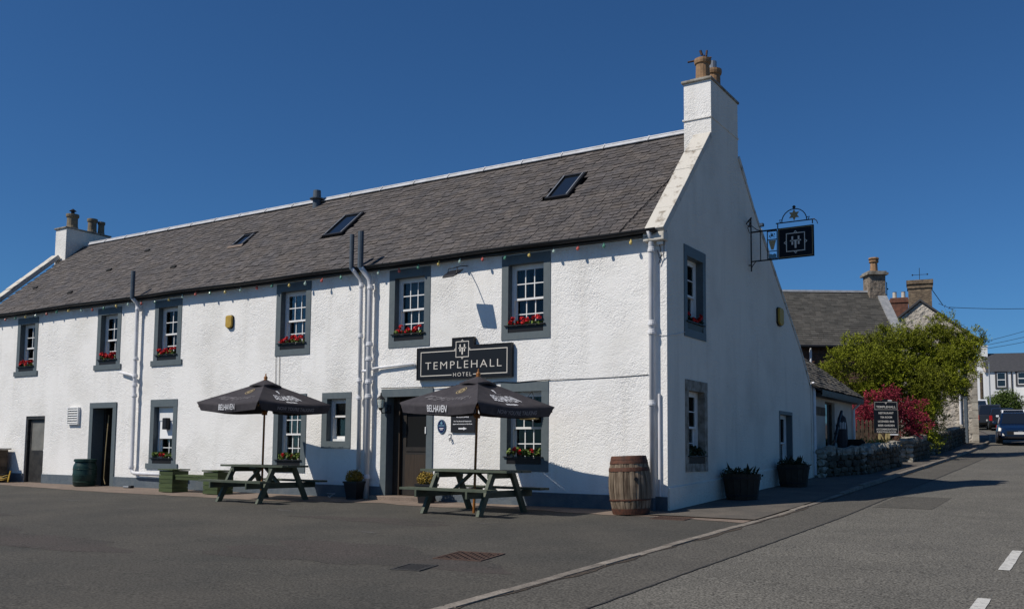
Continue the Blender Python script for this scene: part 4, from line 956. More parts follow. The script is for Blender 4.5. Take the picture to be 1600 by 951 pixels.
# ---------------------------------------------------------------- forecourt furniture
def parasol(loc, label, hz, rot, tilt, seed):
    """square canvas parasol; hz = height of canopy edge, rot = azimuth of the corner facing out"""
    t = thing('parasol', label, 'parasol', loc, 0, 'parasols through the picnic tables'); t.rotation_euler = tilt
    Rr = 1.39; ap = hz+.49; top = .16
    g = random.Random(seed)
    MB().lathe([(.024, 0), (.022, hz-.05), (.021, ap)], 12).build('pole', 'polewood', t, smooth=False)
    MB().lathe([(.02, ap-.02), (.05, ap+.01), (.028, ap+.03), (.045, ap+.06), (.03, ap+.09), (.012, ap+.11), (.016, ap+.13), (.003, ap+.16)], 12).build('finial', 'polewood', t, smooth=True)
    cor = [Vector((Rr*math.cos(rot+k*math.pi/2), Rr*math.sin(rot+k*math.pi/2), hz)) for k in range(4)]
    apx = Vector((0, 0, ap-.015))
    def surf(k, s_, v, off=0.0):
        """s_ 0..1 between corners, v 0..1 down the slope, 1..2 down the valance"""
        A, B = cor[k], cor[(k+1) % 4]; e = A.lerp(B, s_); nrm = (B-A).cross(apx-A).normalized()
        if nrm.z < 0: nrm = -nrm
        sag = math.sin(math.pi*s_)
        vv = min(v, 1.0); p = apx.lerp(e, vv); p = p-nrm*(.055*sag*math.sin(math.pi*min(vv, 1)*.75))-Vector((0, 0, .015*sag*vv))
        p += nrm*(.007*math.sin(9*s_+seed+k)*math.sin(7*vv+2*s_)*vv)
        out = Vector((e.x, e.y, 0)).normalized()
        if v > 1:
            d = v-1; p = p+Vector((0, 0, -.165*d))-out*(.02*d)+out*(.014*math.sin(11*s_+k*2+seed)*d)
            return p+out*(off*2.6)
        return p+nrm*off
    ns, nv = 14, 12
    for k in range(4):
        vs = []; fs = []
        for j in range(nv+1):
            v = .0 + j/8 if j <= 8 else 1+(j-8)/4
            for i in range(ns+1):
                s_ = i/ns
                if v > 1: s_ = .5+(s_-.5)*(1-.075*(v-1)-.02)
                vs.append(surf(k, s_, max(v, .02)))
        for j in range(nv):
            for i in range(ns): a = j*(ns+1)+i; fs.append((a, a+1, a+ns+2, a+ns+1))
        b = MB(); b.add(vs, fs); pn = b.build('canopy_panel', 'canopy', t, smooth=True)
        # printing: the two panels either side of the outward corner carry it
        edge = (cor[(k+1) % 4]-cor[k]).length
        def tf(s0, v0, ws, hv, flip=1):
            return lambda u, q: surf(k, s0+u/edge*(ws if ws else 1), v0-q*hv, .009)
        if k in (0, 3, 1, 2):
            slope = ((cor[k]+cor[(k+1) % 4])/2-apx).length
            if k % 2 == 0:
                put_text('BELHAVEN', .33, .90, tf(.5, .68, 1, 1/slope), pn, 'letterwhite', bold=.004, shear=-.12, spacing=.95)
                put_text('BREWERY', .07, .34, tf(.5, .885, 1, 1/slope), pn, 'letterwhite', bold=.004)
                put_text("NOW YOU'RE TALKING", .095, .98, tf(.5, 1.52, 1, 1/.165), pn, 'lettergrey', bold=.003, shear=.15)
                put_text('SCOTTISH BREWERY', .03, .40, tf(.5, .515, 1, 1/slope), pn, 'lettergrey', bold=.001)
                b = MB(); q = tf(.5, .42, 1, 1/slope)
                sh = [(-.07, .06), (-.02, .045), (.0, .065), (.03, .045), (.07, .06), (.055, -.01), (.03, -.05), (0, -.075), (-.03, -.05), (-.02, -.01), (-.055, -.0)]
                b.add([q(*p) for p in sh], [tuple(range(len(sh)))]); b.build('crest', 'letterwhite', pn)
            else:
                put_text('BELHAVEN', .165, .50, tf(.5, 1.36, 1, 1/.165), pn, 'letterwhite', bold=.0015, shear=.18, spacing=.95)
                b = MB(); q = tf(.5, .42, 1, 1/slope); n = 28
                for r0, r1 in ((1, .86), (.62, .30)):
                    for kk in range(n):
                        a0, a1 = 2*math.pi*kk/n, 2*math.pi*(kk+1)/n
                        b.add([q(.21*r0*math.cos(a0), .12*r0*math.sin(a0)), q(.21*r0*math.cos(a1), .12*r0*math.sin(a1)), q(.21*r1*math.cos(a1), .12*r1*math.sin(a1)), q(.21*r1*math.cos(a0), .12*r1*math.sin(a0))], [(0, 1, 2, 3)])
                b.build('oval_emblem', 'gold', pn)
                b = MB(); q = tf(.5, .78, 1, 1/slope); g2 = random.Random(5)
                for kk in range(26):
                    x = -.75+1.5*kk/26+g2.uniform(-.02, .02); yb = g2.uniform(-.05, .03); h = g2.uniform(.03, .12); w_ = g2.uniform(.012, .04)
                    b.add([q(x, yb), q(x+w_, yb), q(x+w_*.6+.04, yb+h), q(x+.035, yb+h)], [(0, 1, 2, 3)])
                for kk in range(7):
                    x = -.7+.2*kk; b.add([q(x, .07), q(x+.16, .10), q(x+.16, .115), q(x, .085)], [(0, 1, 2, 3)])
                b.build('skyline_print', 'lettergrey', pn, kind='stuff')
        # rib under the hip seam
        MB().beam(cor[k]*.97+Vector((0, 0, -.03+0)), Vector((cor[k].x*.03, cor[k].y*.03, ap-.06)), .02, .028).build('rib', 'polewood', t)
    vs = [Vector((0, 0, ap+.03))]; n = 16
    for kk in range(n):
        a = rot+2*math.pi*kk/n; r = .33*(1 if kk % 4 == 0 else (.80 if kk % 2 else .72)); vs.append(Vector((r*math.cos(a), r*math.sin(a), ap-.115*r/.33*(1.0)+.005)))
    for kk in range(n):
        a = rot+2*math.pi*kk/n; r = .335*(1 if kk % 4 == 0 else (.80 if kk % 2 else .72)); vs.append(Vector((r*math.cos(a), r*math.sin(a), ap-.115*r/.33-.03)))
    fs = [(0, 1+kk, 1+(kk+1) % n) for kk in range(n)]+[(1+kk, 1+n+kk, 1+n+(kk+1) % n, 1+(kk+1) % n) for kk in range(n)]
    MB().add(vs, fs).build('vent_cap', 'canopy', t)
    MB().lathe([(.06, hz-.24), (.06, hz-.17), (.03, hz-.15)], 10).build('hub', 'polewood', t)
    return t
azB = math.atan2(-14, 9.75)
parasol((-2.945, -1.76, -.05), 'black square parasol with white brewery lettering at the table by the main doorway', 1.92, azB, (R_(.3), R_(1.6), 0), 1)
parasol((-8.47, -1.66, -.045), 'black square parasol with white brewery lettering at the table beside the planter bench', 2.05, azB+.13, (0, R_(.4), 0), 4)

def picnic_table(loc, rz, label):
    t = thing('picnic_table', label, 'picnic table', loc, rz, 'green picnic tables on the forecourt')
    L = 1.0
    pm = MB().box(-L, L, -.066, .066, -.020, .020).mesh('top_plank', 'green')
    for k in range(5): inst('top_plank', pm, t, loc=(random.uniform(-.008, .008), -.29+.145*k, .755))
    for s in (-1, 1):
        for q in (.70, .835): inst('seat_plank', pm, t, loc=(random.uniform(-.008, .008), s*q, .44))
    for x in (-.64, .64):
        for s in (-1, 1):
            MB().prism([(x-.035, s*.70, 0), (x-.035, s*.58, 0), (x-.035, s*.20, .734), (x-.035, s*.32, .734)], (.07, 0, 0)).build('leg', 'green', t, bevel=.004)
        sg = 1 if x < 0 else -1
        MB().box(x+sg*.036, x+sg*.080, -.92, .92, .30, .418).build('seat_bearer', 'green', t, bevel=.004)
        MB().box(x+sg*.036, x+sg*.080, -.34, .34, .63, .734).build('top_bearer', 'green', t, bevel=.004)
        MB().beam((x*.84, 0, .36), (x*.10, 0, .72), .045, .07, (0, 1, 0)).build('brace', 'green', t)
    MB().box(-.10, .10, -.3, .3, .70, .734).build('centre_batten', 'green', t)
    return t
picnic_table((-2.99, -1.68, gz(-1.68)-.004), R_(-5), 'green A-frame picnic table with attached benches in front of the main doorway')
picnic_table((-8.56, -1.54, gz(-1.54)-.012), R_(-3), 'green A-frame picnic table with attached benches next to the planter bench')

# planter bench: two boarded planters joined by a seat
pbn = thing('planter_bench', 'olive green bench slung between two square boarded planters against the wall', 'bench', (-11.75, -.70, gz(-.7)+.012))
for x0 in (-1.10, .52):
    w_, d_, h_ = .50, .46, .54
    pl = MB().box(x0+.022, x0+w_-.022, -d_/2+.022, d_/2-.022, .02, h_-.06).box(x0-.03, x0+w_+.03, -d_/2-.03, d_/2+.03, h_-.012, h_+.018).build('planter', 'green2', pbn, bevel=.004)
    bd = MB().box(x0, x0+w_, -d_/2, -d_/2+.02, 0, .094).box(x0, x0+w_, d_/2-.02, d_/2, 0, .094).box(x0, x0+.02, -d_/2+.0201, d_/2-.0201, 0, .094).box(x0+w_-.02, x0+w_, -d_/2+.0201, d_/2-.0201, 0, .094).mesh('board', 'green2')
    for k in range(5): inst('board', bd, pl, loc=(random.uniform(-.003, .003), random.uniform(-.003, .003), .01+.103*k))
sm_ = MB().box(-.60, .52, -.055, .055, -.02, .02).mesh('seat_slat', 'green2')
for k in range(3): inst('seat_slat', sm_, pbn, loc=(0, -.125+.122*k, .41))
MB().box(-.6, .52, -.17, -.145, .31, .388).build('seat_rail', 'green2', pbn)

# whisky barrel
br = thing('wooden_barrel', 'weathered oak cask with rusty hoops standing at the corner of the inn', 'barrel', (-.40, -.66, gz(-.66)+.014)); br.rotation_euler = (R_(.6), R_(-2.4), 0)
H = 1.0
def brad(z): q = (z/H-.48)/.52; return .365-.075*q*q
ns = 22
for k in range(ns):
    a0, a1 = 2*math.pi*(k+.04)/ns, 2*math.pi*(k+.96)/ns; b = MB(); vs = []; zs_ = np.linspace(0, H, 9); e = random.uniform(-.004, .004)
    for z in zs_:
        r = brad(z)+e
        for rr, a in ((r, a0), (r+.004, (a0+a1)/2), (r, a1), (r-.03, a1), (r-.03, a0)): vs.append((rr*math.cos(a), rr*math.sin(a), z))
    fs = [(i*5+j, i*5+(j+1) % 5, (i+1)*5+(j+1) % 5, (i+1)*5+j) for i in range(8) for j in range(5)]+[(4, 3, 2, 1, 0), (40, 41, 42, 43, 44)]
    b.add(vs, fs).build('stave', 'stave', br)
for z0, z1 in ((.005, .10), (.235, .262), (.735, .80), (.865, .925), (.93, .995)):
    b = MB(); b.lathe([(brad(z0)-.01, z0), (brad(z0)+.010, z0), (brad((z0+z1)/2)+.011, (z0+z1)/2), (brad(z1)+.010, z1), (brad(z1)-.01, z1)], 40); b.build('hoop', 'hoop', br, smooth=False)
MB().lathe([(.0, .955), (.27, .955), (.27, .965), (0, .965)], 24).build('head', 'stave', br)
a = math.atan2(-14.7, 6.95)+.30
MB().tube([(.355*math.cos(a), .355*math.sin(a), .60), (.378*math.cos(a), .378*math.sin(a), .60)], .034, 12).build('bung_hole', 'iron', br)

# half-barrel tubs on the pavement by the gable
def tub(loc, label, seed):
    t = thing('barrel_planter', label, 'planter', loc, seed, 'half barrel planters along the gable')
    n = 16
    for k in range(n):
        a0, a1 = 2*math.pi*(k+.03)/n, 2*math.pi*(k+.97)/n; b = MB(); vs = []
        for r, z in ((.30, 0), (.335, .2), (.36, .38), (.375, .50)):
            for rr, a in ((r, a0), (r, a1), (r-.03, a1), (r-.03, a0)): vs.append((rr*math.cos(a), rr*math.sin(a), z))
        fs = [(i*4+j, i*4+(j+1) % 4, (i+1)*4+(j+1) % 4, (i+1)*4+j) for i in range(3) for j in range(4)]+[(3, 2, 1, 0), (12, 13, 14, 15)]
        b.add(vs, fs).build('stave', 'darkoak', t)
    for z, r in ((.06, .312), (.40, .367)): MB().lathe([(r-.01, z), (r+.006, z), (r+.012, z+.045), (r-.01, z+.045)], 28).build('hoop', 'iron', t)
    MB().lathe([(.0, .40), (.33, .40), (.33, .44), (0, .45)], 16).build('soil', 'soil', t)
    b = MB(); g = random.Random(seed)
    for k in range(46):
        a = g.uniform(0, 2*math.pi); ln_ = g.uniform(.22, .42); el = g.uniform(.15, 1.25); base = Vector((g.uniform(-.2, .2), g.uniform(-.2, .2), .43))
        d = Vector((math.cos(a)*math.cos(el), math.sin(a)*math.cos(el), math.sin(el))); sd = d.cross(Vector((0, 0, 1))).normalized()*.028
        m1 = base+d*ln_*.55; e = base+d*ln_+Vector((0, 0, -.10*math.cos(el)))
        r = g.random(); b.add([base-sd*.5, base+sd*.5, m1+sd, e, m1-sd], [(0, 1, 2, 4), (4, 2, 3)], 0, r)
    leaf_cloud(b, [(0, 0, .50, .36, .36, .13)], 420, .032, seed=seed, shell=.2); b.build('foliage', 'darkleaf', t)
    return t
tub((.42, 2.72, gz(2.7)+.034), 'dark half barrel tub of bushy plants on the pavement under the gable window', 3)
tub((.42, 6.35, gz(6.35)+.034), 'dark half barrel tub of spiky plants on the pavement by the far gable window', 8)

# clipped golden shrubs in black square pots
def potted(loc, label, seed):
    t = thing('potted_shrub', label, 'potted plant', loc, R_(8), 'potted golden shrubs beside the main doorway')
    MB().prism([(-.125, -.125, 0), (.125, -.125, 0), (.125, .125, 0), (-.125, .125, 0)], (0, 0, .02)).add([(-.12, -.12, .02), (.12, -.12, .02), (.12, .12, .02), (-.12, .12, .02), (-.165, -.165, .34), (.165, -.165, .34), (.165, .165, .34), (-.165, .165, .34)], [(0, 1, 5, 4), (1, 2, 6, 5), (2, 3, 7, 6), (3, 0, 4, 7)]).box(-.18, .18, -.18, .18, .34, .38).build('pot', 'blackplastic', t)
    b = MB(); leaf_cloud(b, [(0, 0, .47, .17, .17, .14)], 1500, .022, seed=seed, shell=.55); b.build('foliage', 'topiary', t)
    return t
potted((-7.05, -.36, gz(-.4)+.014), 'rounded golden shrub in black pot under the white wall pipes', 4)
potted((-5.02, -.46, gz(-.45)+.014), 'rounded golden shrub in black pot at the right of the doorstep', 9)

# water butt and clutter at the left end
wb = thing('water_butt', 'dark green ribbed plastic barrel standing beside the open black doorway', 'water butt', (-16.82, -.33, gz(-.3)+.014))
MB().lathe([(.24, 0), (.285, .03), (.30, .25), (.31, .30), (.30, .35), (.30, .50), (.29, .56), (.26, .62), (.255, .66)], 24).build('barrel', 'butt', wb, smooth=True)
MB().lathe([(.272, .655), (.285, .66), (.285, .72), (.25, .735), (.02, .74)], 24).build('lid', 'butt', wb)
for z in (.12, .30, .46): MB().lathe([(.298, z-.012), (.314, z), (.298, z+.012)], 24).build('rib', 'butt', wb)
cr = thing('wooden_crate', 'dark weathered wooden bin with loose lid at the far left of the facade', 'bin', (-21.55, -.42, gz(-.4)+.014))
bm = MB().box(-.55, .55, -.0125, .0125, 0, .118).mesh('board', 'timber')
for k in range(8):
    inst('board', bm, cr, loc=(0, -.35, .12*k)); inst('board', bm, cr, loc=(0, .27, .12*k))
    MB().box(.53, .555, -.33, .255, .12*k, .12*k+.117).build('board', 'timber', cr)
MB().box(-.58, .62, -.42, .34, .965, 1.0).build('lid', 'capstone', cr); MB().box(-.55, .72, -.38, -.1, 1.005, 1.025).build('loose_board', 'timber', cr)
hz_ = thing('coiled_hose', 'coil of black and yellow hose lying by the weathered bin at far left', 'hose', (-20.75, -.35, gz(-.35)+.03))
b = MB()
for k in range(6):
    ph = random.uniform(0, 6); r = random.uniform(.13, .22); b.tube([((r+.02*math.sin(3*a))*math.cos(a)+random.uniform(-.02, .02)*0, .7*r*math.sin(a+ph*.1), .03+.022*k+.05*math.sin(a*2+ph)*(.5)+.05) for a in np.linspace(0, 6.2, 18)], .016, 6, m=k % 2)
b.build('coil', ['yellow', 'iron'], hz_); MB().prism([(.14, 0, .0), (.20, 0, .0), (.32, 0, .33), (.27, 0, .33)], (0, .02, 0)).build('nozzle', 'yellow', hz_)
lt = thing('loose_shoe', 'small grey and black bundle lying on the paving near the plinth', 'debris', (-14.95, -.28, gz(-.3)+.016))
MB().box(-.19, .05, -.05, .05, 0, .05).build('sole', 'alu', lt, bevel=.02); MB().box(.051, .16, -.055, .055, 0, .07).build('toe', 'iron', lt, bevel=.02)
hb2 = thing('bent_hoop', 'twisted white metal ring propped against the wall right of the left picnic table', 'ring', (-7.82, -.28, gz(-.3)+.016))
MB().tube([(.09*math.cos(a)+.03*math.sin(3*a), .04*math.sin(a*2), .05+.05*math.sin(a)+.02*math.cos(2*a)) for a in np.linspace(0, 6.28, 20)], .012, 6).build('ring', 'alu', hb2)
fu = None

# ---------------------------------------------------------------- annex behind the gable
ax = thing('outbuilding', 'low cream outbuilding with mossy slate roof joined behind the inn', 'building')
awn = [(11.55, 12.65, 1.10, 2.55), (12.95, 13.32, 1.05, 1.95)]
wall_grid(awn, 9.95, 14.9, lambda u: 2.95, .2, lambda u, d, z: (-.12-d, u, z), .3).build('wall', 'cream', ax)
MB().box(-5, -.13, 14.6, 14.9, .2, 2.9).build('end_wall', 'cream', ax)
b = MB(); b.prism([(-.12, 14.905, 2.9), (-5.0, 14.905, 2.9), (-2.6, 14.905, 4.75)], (0, -.28, 0)); b.build('gable_end', 'cream', ax)
for (y0, y1, z0, z1) in awn:
    f = MB().box(-.26, -.2, y0, y0+.05, z0, z1).box(-.26, -.2, y1-.05, y1, z0, z1).box(-.26, -.2, y0+.05, y1-.05, z1-.05, z1).box(-.26, -.2, y0+.05, y1-.05, z0, z0+.05).build('window', 'timber', ax)
    MB().box(-.24, -.235, y0+.05, y1-.05, z0+.05, z1-.05).build('pane', 'carglass', f)
    MB().box(-1.6, -1.55, y0-.6, y1+.6, z0-.5, z1+.5).build('back_wall', 'darkroom', ax)
ES = Vector((.22, 0, 2.80)); ER = Vector((-2.6, 0, 4.88)); av = (ER-ES); aL = av.length; av.normalize(); an = Vector((-av.z*-1, 0, -av.x)).normalized()
if an.z < 0: an = -an
def arp(y, s, h=0): return Vector((0, y, 0))+ES+av*s+an*h
rf = MB(); rf.prism([arp(9.6, 0, -.07), arp(15.12, 0, -.07), arp(15.12, aL, -.07), arp(9.6, aL, -.07)], an*.06); rf.prism([(-2.6, 8.6, 4.80), (-2.6, 15.12, 4.80), (-5.3, 15.12, 2.7), (-5.3, 8.6, 2.7)], (0, 0, .05)); rf = rf.build('roof', 'deck', ax)
st = MB(); s = 0.0
while s < aL-.02:
    y = 9.6+random.uniform(0, .15)
    while y < 15.12:
        wd = random.uniform(.16, .30); wd = min(wd, 15.12-y)
        hgt = random.uniform(.012, .045); st.prism([arp(y, s, hgt), arp(y+wd-.008, s+random.uniform(-.01, .01), hgt), arp(y+wd-.008, s+.26, .005), arp(y, s+.26, .005)], an*-.016, 0, random.random()); y += wd
    s += .17
st.build('slates', 'slate2', rf, kind='stuff')
MB().box(-.10, .20, 9.97, 15.05, 2.62, 2.70).box(.17, .21, 9.97, 15.05, 2.66, 2.78).build('soffit', 'doordark', ax)
MB().tube([(.16, 14.75, 2.66), (.05, 14.8, 2.55), (-.06, 14.82, 2.45), (-.06, 14.82, .6)], .04, 8).build('downpipe', 'pipe', ax)
MB().box(-.119, .02, 9.57, 9.94, .2, 2.95).build('pilaster', 'gable', ax); MB().tube([(.05, 9.62, 2.95), (.06, 9.72, 2.80), (.05, 9.75, .5)], .04, 8).build('pipe', 'pipe', ax)
MB().box(-.119, -.085, 10.15, 11.45, 2.13, 2.36).build('wall_board', 'timber', ax)
fu = thing('folded_parasol', 'closed black cantilever parasol leaning by the cream outbuilding window', 'parasol', (.25, 11.9, .55))
MB().lathe([(.10, .55), (.16, .9), (.15, 1.3), (.11, 1.55), (.03, 1.62)], 10).build('canopy', 'canopy', fu); MB().tube([(.0, 0, 0), (0, 0, 1.75)], .03, 8).build('mast', 'iron', fu)
MB().tube([(.10, -1.5, .62), (.02, -.35, 1.52), (0, 0, 1.72)], .042, 8).build('arm', 'iron', fu)
for q in (.25, .5, .75): MB().lathe([(.05, -.04), (.062, 0), (.05, .04)], 8, (.10-.08*q, -1.5+1.15*q, .62+.9*q)).build('bracket', 'iron', fu)
b = MB()
for k in range(7): b.box(-.15+.045*k, -.125+.045*k, -.16, -.15, 1.22, 1.40+.02*(k % 2))
b.build('fringe', 'pipe', fu)
ch = thing('garden_chair', 'black rattan garden chair behind the low stone wall', 'chair', (.35, 13.3, gz(13.3)))
MB().prism([(-.28, -.25, .40), (.28, -.25, .40), (.30, -.33, .86), (.2, -.34, .93), (-.2, -.34, .93), (-.30, -.33, .86)], (0, .04, 0)).build('backrest', 'blackplastic', ch, bevel=.01)
MB().box(-.28, .28, -.24, .28, .38, .43).build('seat', 'blackplastic', ch)
for sx in (-.26, .26):
    for sy in (-.22, .24): MB().box(sx-.02, sx+.02, sy-.02, sy+.02, 0, .379).build('leg', 'blackplastic', ch)

# ---------------------------------------------------------------- dry-stone garden walls
def stone_mesh(g, mt='drystone'):
    b = MB(); n = 2; vs = {}; P = []
    grid = []
    import itertools
    def key(v): return tuple(round(c, 3) for c in v)
    idx = {}; fs = []
    def vert(v):
        k = key(v)
        if k not in idx:
            q = Vector(v); l = max(abs(c) for c in q); s = (q.normalized()*.62+q*.42)
            s = s*g.uniform(.80, 1.12)+Vector((g.uniform(-.12, .12), g.uniform(-.10, .10), g.uniform(-.10, .10)))
            idx[k] = len(P); P.append(s)
        return idx[k]
    for axis in range(3):
        for sgn in (-1, 1):
            for i in range(n):
                for j in range(n):
                    c = []
                    for di, dj in ((0, 0), (1, 0), (1, 1), (0, 1)):
                        v = [0, 0, 0]; v[axis] = sgn; v[(axis+1) % 3] = -1+2*(i+di)/n; v[(axis+2) % 3] = -1+2*(j+dj)/n; c.append(vert(v))
                    fs.append(tuple(c if sgn > 0 else c[::-1]))
    b.add(P, fs); return b.mesh('stone', mt)
sg_ = random.Random(21); SM = [stone_mesh(sg_) for _ in range(14)]; SC = [stone_mesh(sg_, 'copestone') for _ in range(10)]
def stone_wall(label, path, h, th, seed, sz=.23, endcap=True):
    """path: [(x,y),...]; coursed rubble on both faces with a row of rough cope stones"""
    g = random.Random(seed); t = thing('stone_wall', label, 'wall', (path[0][0], path[0][1], gz(path[0][1])), 0, 'dry stone garden walls beside the pavement')
    o = Vector(t.location)
    segs = [(Vector((*a, 0)), Vector((*c, 0))) for a, c in zip(path, path[1:])]
    for a, c in segs:
        d = (c-a); L = d.length; d.normalize(); nrm = Vector((d.y, -d.x, 0)); ang = math.atan2(d.y, d.x)
        core = MB(); core.add([(*((a+nrm*s*(th/2-.09)).to_2d()), gz(a.y)-.1) for s in (1, -1)]+[(*((c+nrm*s*(th/2-.09)).to_2d()), gz(c.y)-.1) for s in (-1, 1)]+[(*((a+nrm*s*(th/2-.09)).to_2d()), gz(a.y)+h-.1) for s in (1, -1)]+[(*((c+nrm*s*(th/2-.09)).to_2d()), gz(c.y)+h-.1) for s in (-1, 1)], [(0, 1, 2, 3), (7, 6, 5, 4), (0, 4, 5, 1), (1, 5, 6, 2), (2, 6, 7, 3), (3, 7, 4, 0)])
        core.v = [tuple(Vector(v)-o) for v in core.v]; core.build('core', 'soil', t)
        z = 0.0; row = 0
        while z < h-.08:
            rh = g.uniform(.12, .19); u = g.uniform(-.05, .1)
            while u < L+.02:
                wl = g.uniform(.18, .40)
                for side in ((1,) if L > 1.2 else (1, -1)):
                    p = a+d*(u+wl/2)+nrm*side*(th/2-.10); zz = gz(p.y)+z+rh/2
                    mw = Matrix.Translation(p+Vector((0, 0, zz))-o) @ Matrix.Rotation(ang+g.uniform(-.08, .08), 4, 'Z') @ Matrix.Rotation(g.uniform(-.1, .1), 4, 'X') @ Matrix.Diagonal((wl/2*1.04, .13, rh/2*1.10, 1))
                    inst('stone', SM[g.randrange(14)], t, mw)
                u += wl
            z += rh; row += 1
        u = -.05
        while u < L+.05:   # cope stones
            wl = g.uniform(.22, .46); p = a+d*(u+wl/2); zz = gz(p.y)+h+.02
            mw = Matrix.Translation(p+Vector((0, 0, zz))-o) @ Matrix.Rotation(ang+g.uniform(-.25, .25), 4, 'Z') @ Matrix.Rotation(g.uniform(-.15, .15), 4, 'Y') @ Matrix.Diagonal((wl/2*1.08, th/2*g.uniform(.8, 1.05), g.uniform(.09, .19), 1))
            inst('stone', SC[g.randrange(10)], t, mw); u += wl
        for q, e in ((a, -1), (c, 1)):   # ends, in the paler stone whose colour carries their sunlight
            if not endcap: continue
            z = 0
            while z < h-.05:
                rh = g.uniform(.13, .2)
                for sd in (-.5, .5):
                    p = q+nrm*sd*th*.48-d*e*.08; zz = gz(p.y)+z+rh/2
                    mw = Matrix.Translation(p+Vector((0, 0, zz))-o) @ Matrix.Rotation(ang+math.pi/2, 4, 'Z') @ Matrix.Diagonal((th*.27, .12, rh/2*1.1, 1)); inst('stone', SC[g.randrange(10)], t, mw)
                z += rh
    return t
stone_wall('low dry stone wall running from the inn corner along the pavement', [(.10, 9.75), (.80, 11.6), (.96, 15.5)], .64, .42, 1)
stone_wall('short block of dry stone wall between two gate gaps by the roadside sign', [(.85, 18.3), (.86, 21.4)], .70, .46, 2)
stone_wall('long dry stone wall in shade rising to the stone house', [(.74, 23.7), (.76, 27.5), (.55, 34.6)], .74, .46, 3, .3)

# ---------------------------------------------------------------- roadside name board and garden
sb = thing('roadside_sign', 'tall navy TEMPLEHALL board listing restaurant tea room and bar in front of red maple', 'sign', (.37, 17.6, gz(17.6)), R_(26)); sb.scale = (1.12, 1.12, 1.12)
zb = (1.78-gz(17.6))/1.12
MB().box(-.345, .345, -.02, .02, zb, zb+.96).prism([(-.09, -.02, zb+.9601), (.09, -.02, zb+.9601), (.09, -.02, zb+1.01), (-.09, -.02, zb+1.01)], (0, .04, 0)).build('board', 'signnavy', sb)
sbf = lambda u, v: (u, -.0225, zb+v)
b = MB(); outline(b, -.325, .325, .70, .93, .008, sbf); rectf(b, .337, .343, .0, .7, sbf); b.build('border_line', 'letter', sb)
b = MB(); ht_emblem(b, 0, .90, .055, sbf, False); b.build('emblem', 'letter', sb)
for tx, v_, sz_, w_ in (('TEMPLEHALL', .785, .10, .56), ('RESTAURANT', .60, .085, .43), ('TEA ROOM', .475, .085, .34), ('LICENSED BAR', .35, .085, .47), ('BEER GARDEN', .23, .085, .47), ('ACCOMMODATION', .115, .08, .58), ('FUNCTION ROOM', .035-.0, .07, .55)):
    put_text(tx, sz_, w_, (lambda vv: (lambda u, q: sbf(u, vv+q*.9)))(v_), sb, 'letter', bold=.002)
for x in (-.20, .0, .07): MB().box(x-.03, x+.03, -.015, .03, 0 if x < 0 else .1, zb-.001).build('post', 'rawwood', sb)
MB().beam((-.18, .01, zb-.02), (-.02, .01, zb-.3), .03, .05, (0, 1, 0)).build('strut', 'rawwood', sb); MB().box(.10, .34, -.02, .02, zb-.06, zb-.02).build('rail', 'white', sb); MB().box(.06, .17, -.03, .03, zb+.9602, zb+.99).build('lamp', 'white', sb)
# picket fence
fn_ = thing('picket_fence', 'brown picket fence beyond the outbuilding under the maple', 'fence', (-.58, 17.75, gz(17.75)), R_(28))
pk = MB().prism([(-.045, 0, 0), (.045, 0, 0), (.045, 0, 1.45), (0, 0, 1.52), (-.045, 0, 1.45)], (0, .02, 0)).mesh('picket', 'timber')
for k in range(8): inst('picket', pk, fn_, loc=(-.1+.135*k, 0, random.uniform(-.03, .03)))
for z in (.35, 1.05): MB().box(-.2, .95, .021, .055, z, z+.08).build('rail', 'timber', fn_)
def tree(name, label, cat, base, trunk, limbs, blobs, n, size, mt, seed, rz=0, tri=False, shell=.5, bark='bark', flat=.5, upbias=.3, spray=None):
    t = thing(name, label, cat, base, rz)
    b = MB(); b.tube(trunk, [.14-.09*i/(len(trunk)-1) for i in range(len(trunk))], 8); b.build('trunk', bark, t)
    for lm_ in limbs: MB().tube(lm_, [.055-.042*i/(len(lm_)-1) for i in range(len(lm_))], 6).build('branch', bark, t)
    b = MB()
    if spray: spray_cloud(b, blobs, *spray, seed=seed)
    else: leaf_cloud(b, blobs, n, size, seed=seed, shell=shell, tri=tri, flat=flat, upbias=upbias)
    b.build('crown', mt, t); return t
# local frame of the big shrub: x to the right across the street view, y away
q = R_(32.6)
tb = (.60, 22.0, gz(22.0))
def P_(px, py, zb=gz(22.0)):      # metres right / up from the base for this shrub (kept as plain numbers)
    return ((px-1440)*.02356, (699-py)*.02356+1.04-zb)
bl = []
for px, py, rx, ry, dy in ((1335, 578, 42, 30, .3), (1385, 556, 48, 38, .2), (1436, 556, 52, 46, 0), (1486, 540, 44, 38, .1), (1522, 533, 27, 20, -.1), (1418, 604, 58, 44, -.4), (1462, 618, 42, 40, -.6), (1502, 566, 32, 34, -.2), (1372, 540, 30, 24, .6), (1478, 584, 34, 34, -.5), (1408, 524, 20, 20, .4), (1452, 660, 26, 30, -.2), (1532, 522, 16, 12, 0), (1350, 605, 34, 24, .2), (1480, 506, 16, 14, .1), (1452, 512, 12, 14, .2), (1330, 548, 10, 12, .3), (1546, 526, 10, 8, 0), (1302, 592, 14, 16, .2), (1440, 588, 50, 40, .5), (1474, 560, 44, 36, .5), (1430, 528, 34, 24, .5), (1400, 590, 50, 36, .6), (1470, 600, 40, 36, .4), (1500, 545, 30, 28, .4), (1506, 600, 16, 16, -.3)):
    x, z = P_(px, py); z += .29; bl.append((x, dy, z, rx*.0235*.93, max(rx, ry)*.0235*.75, ry*.0235*.93))
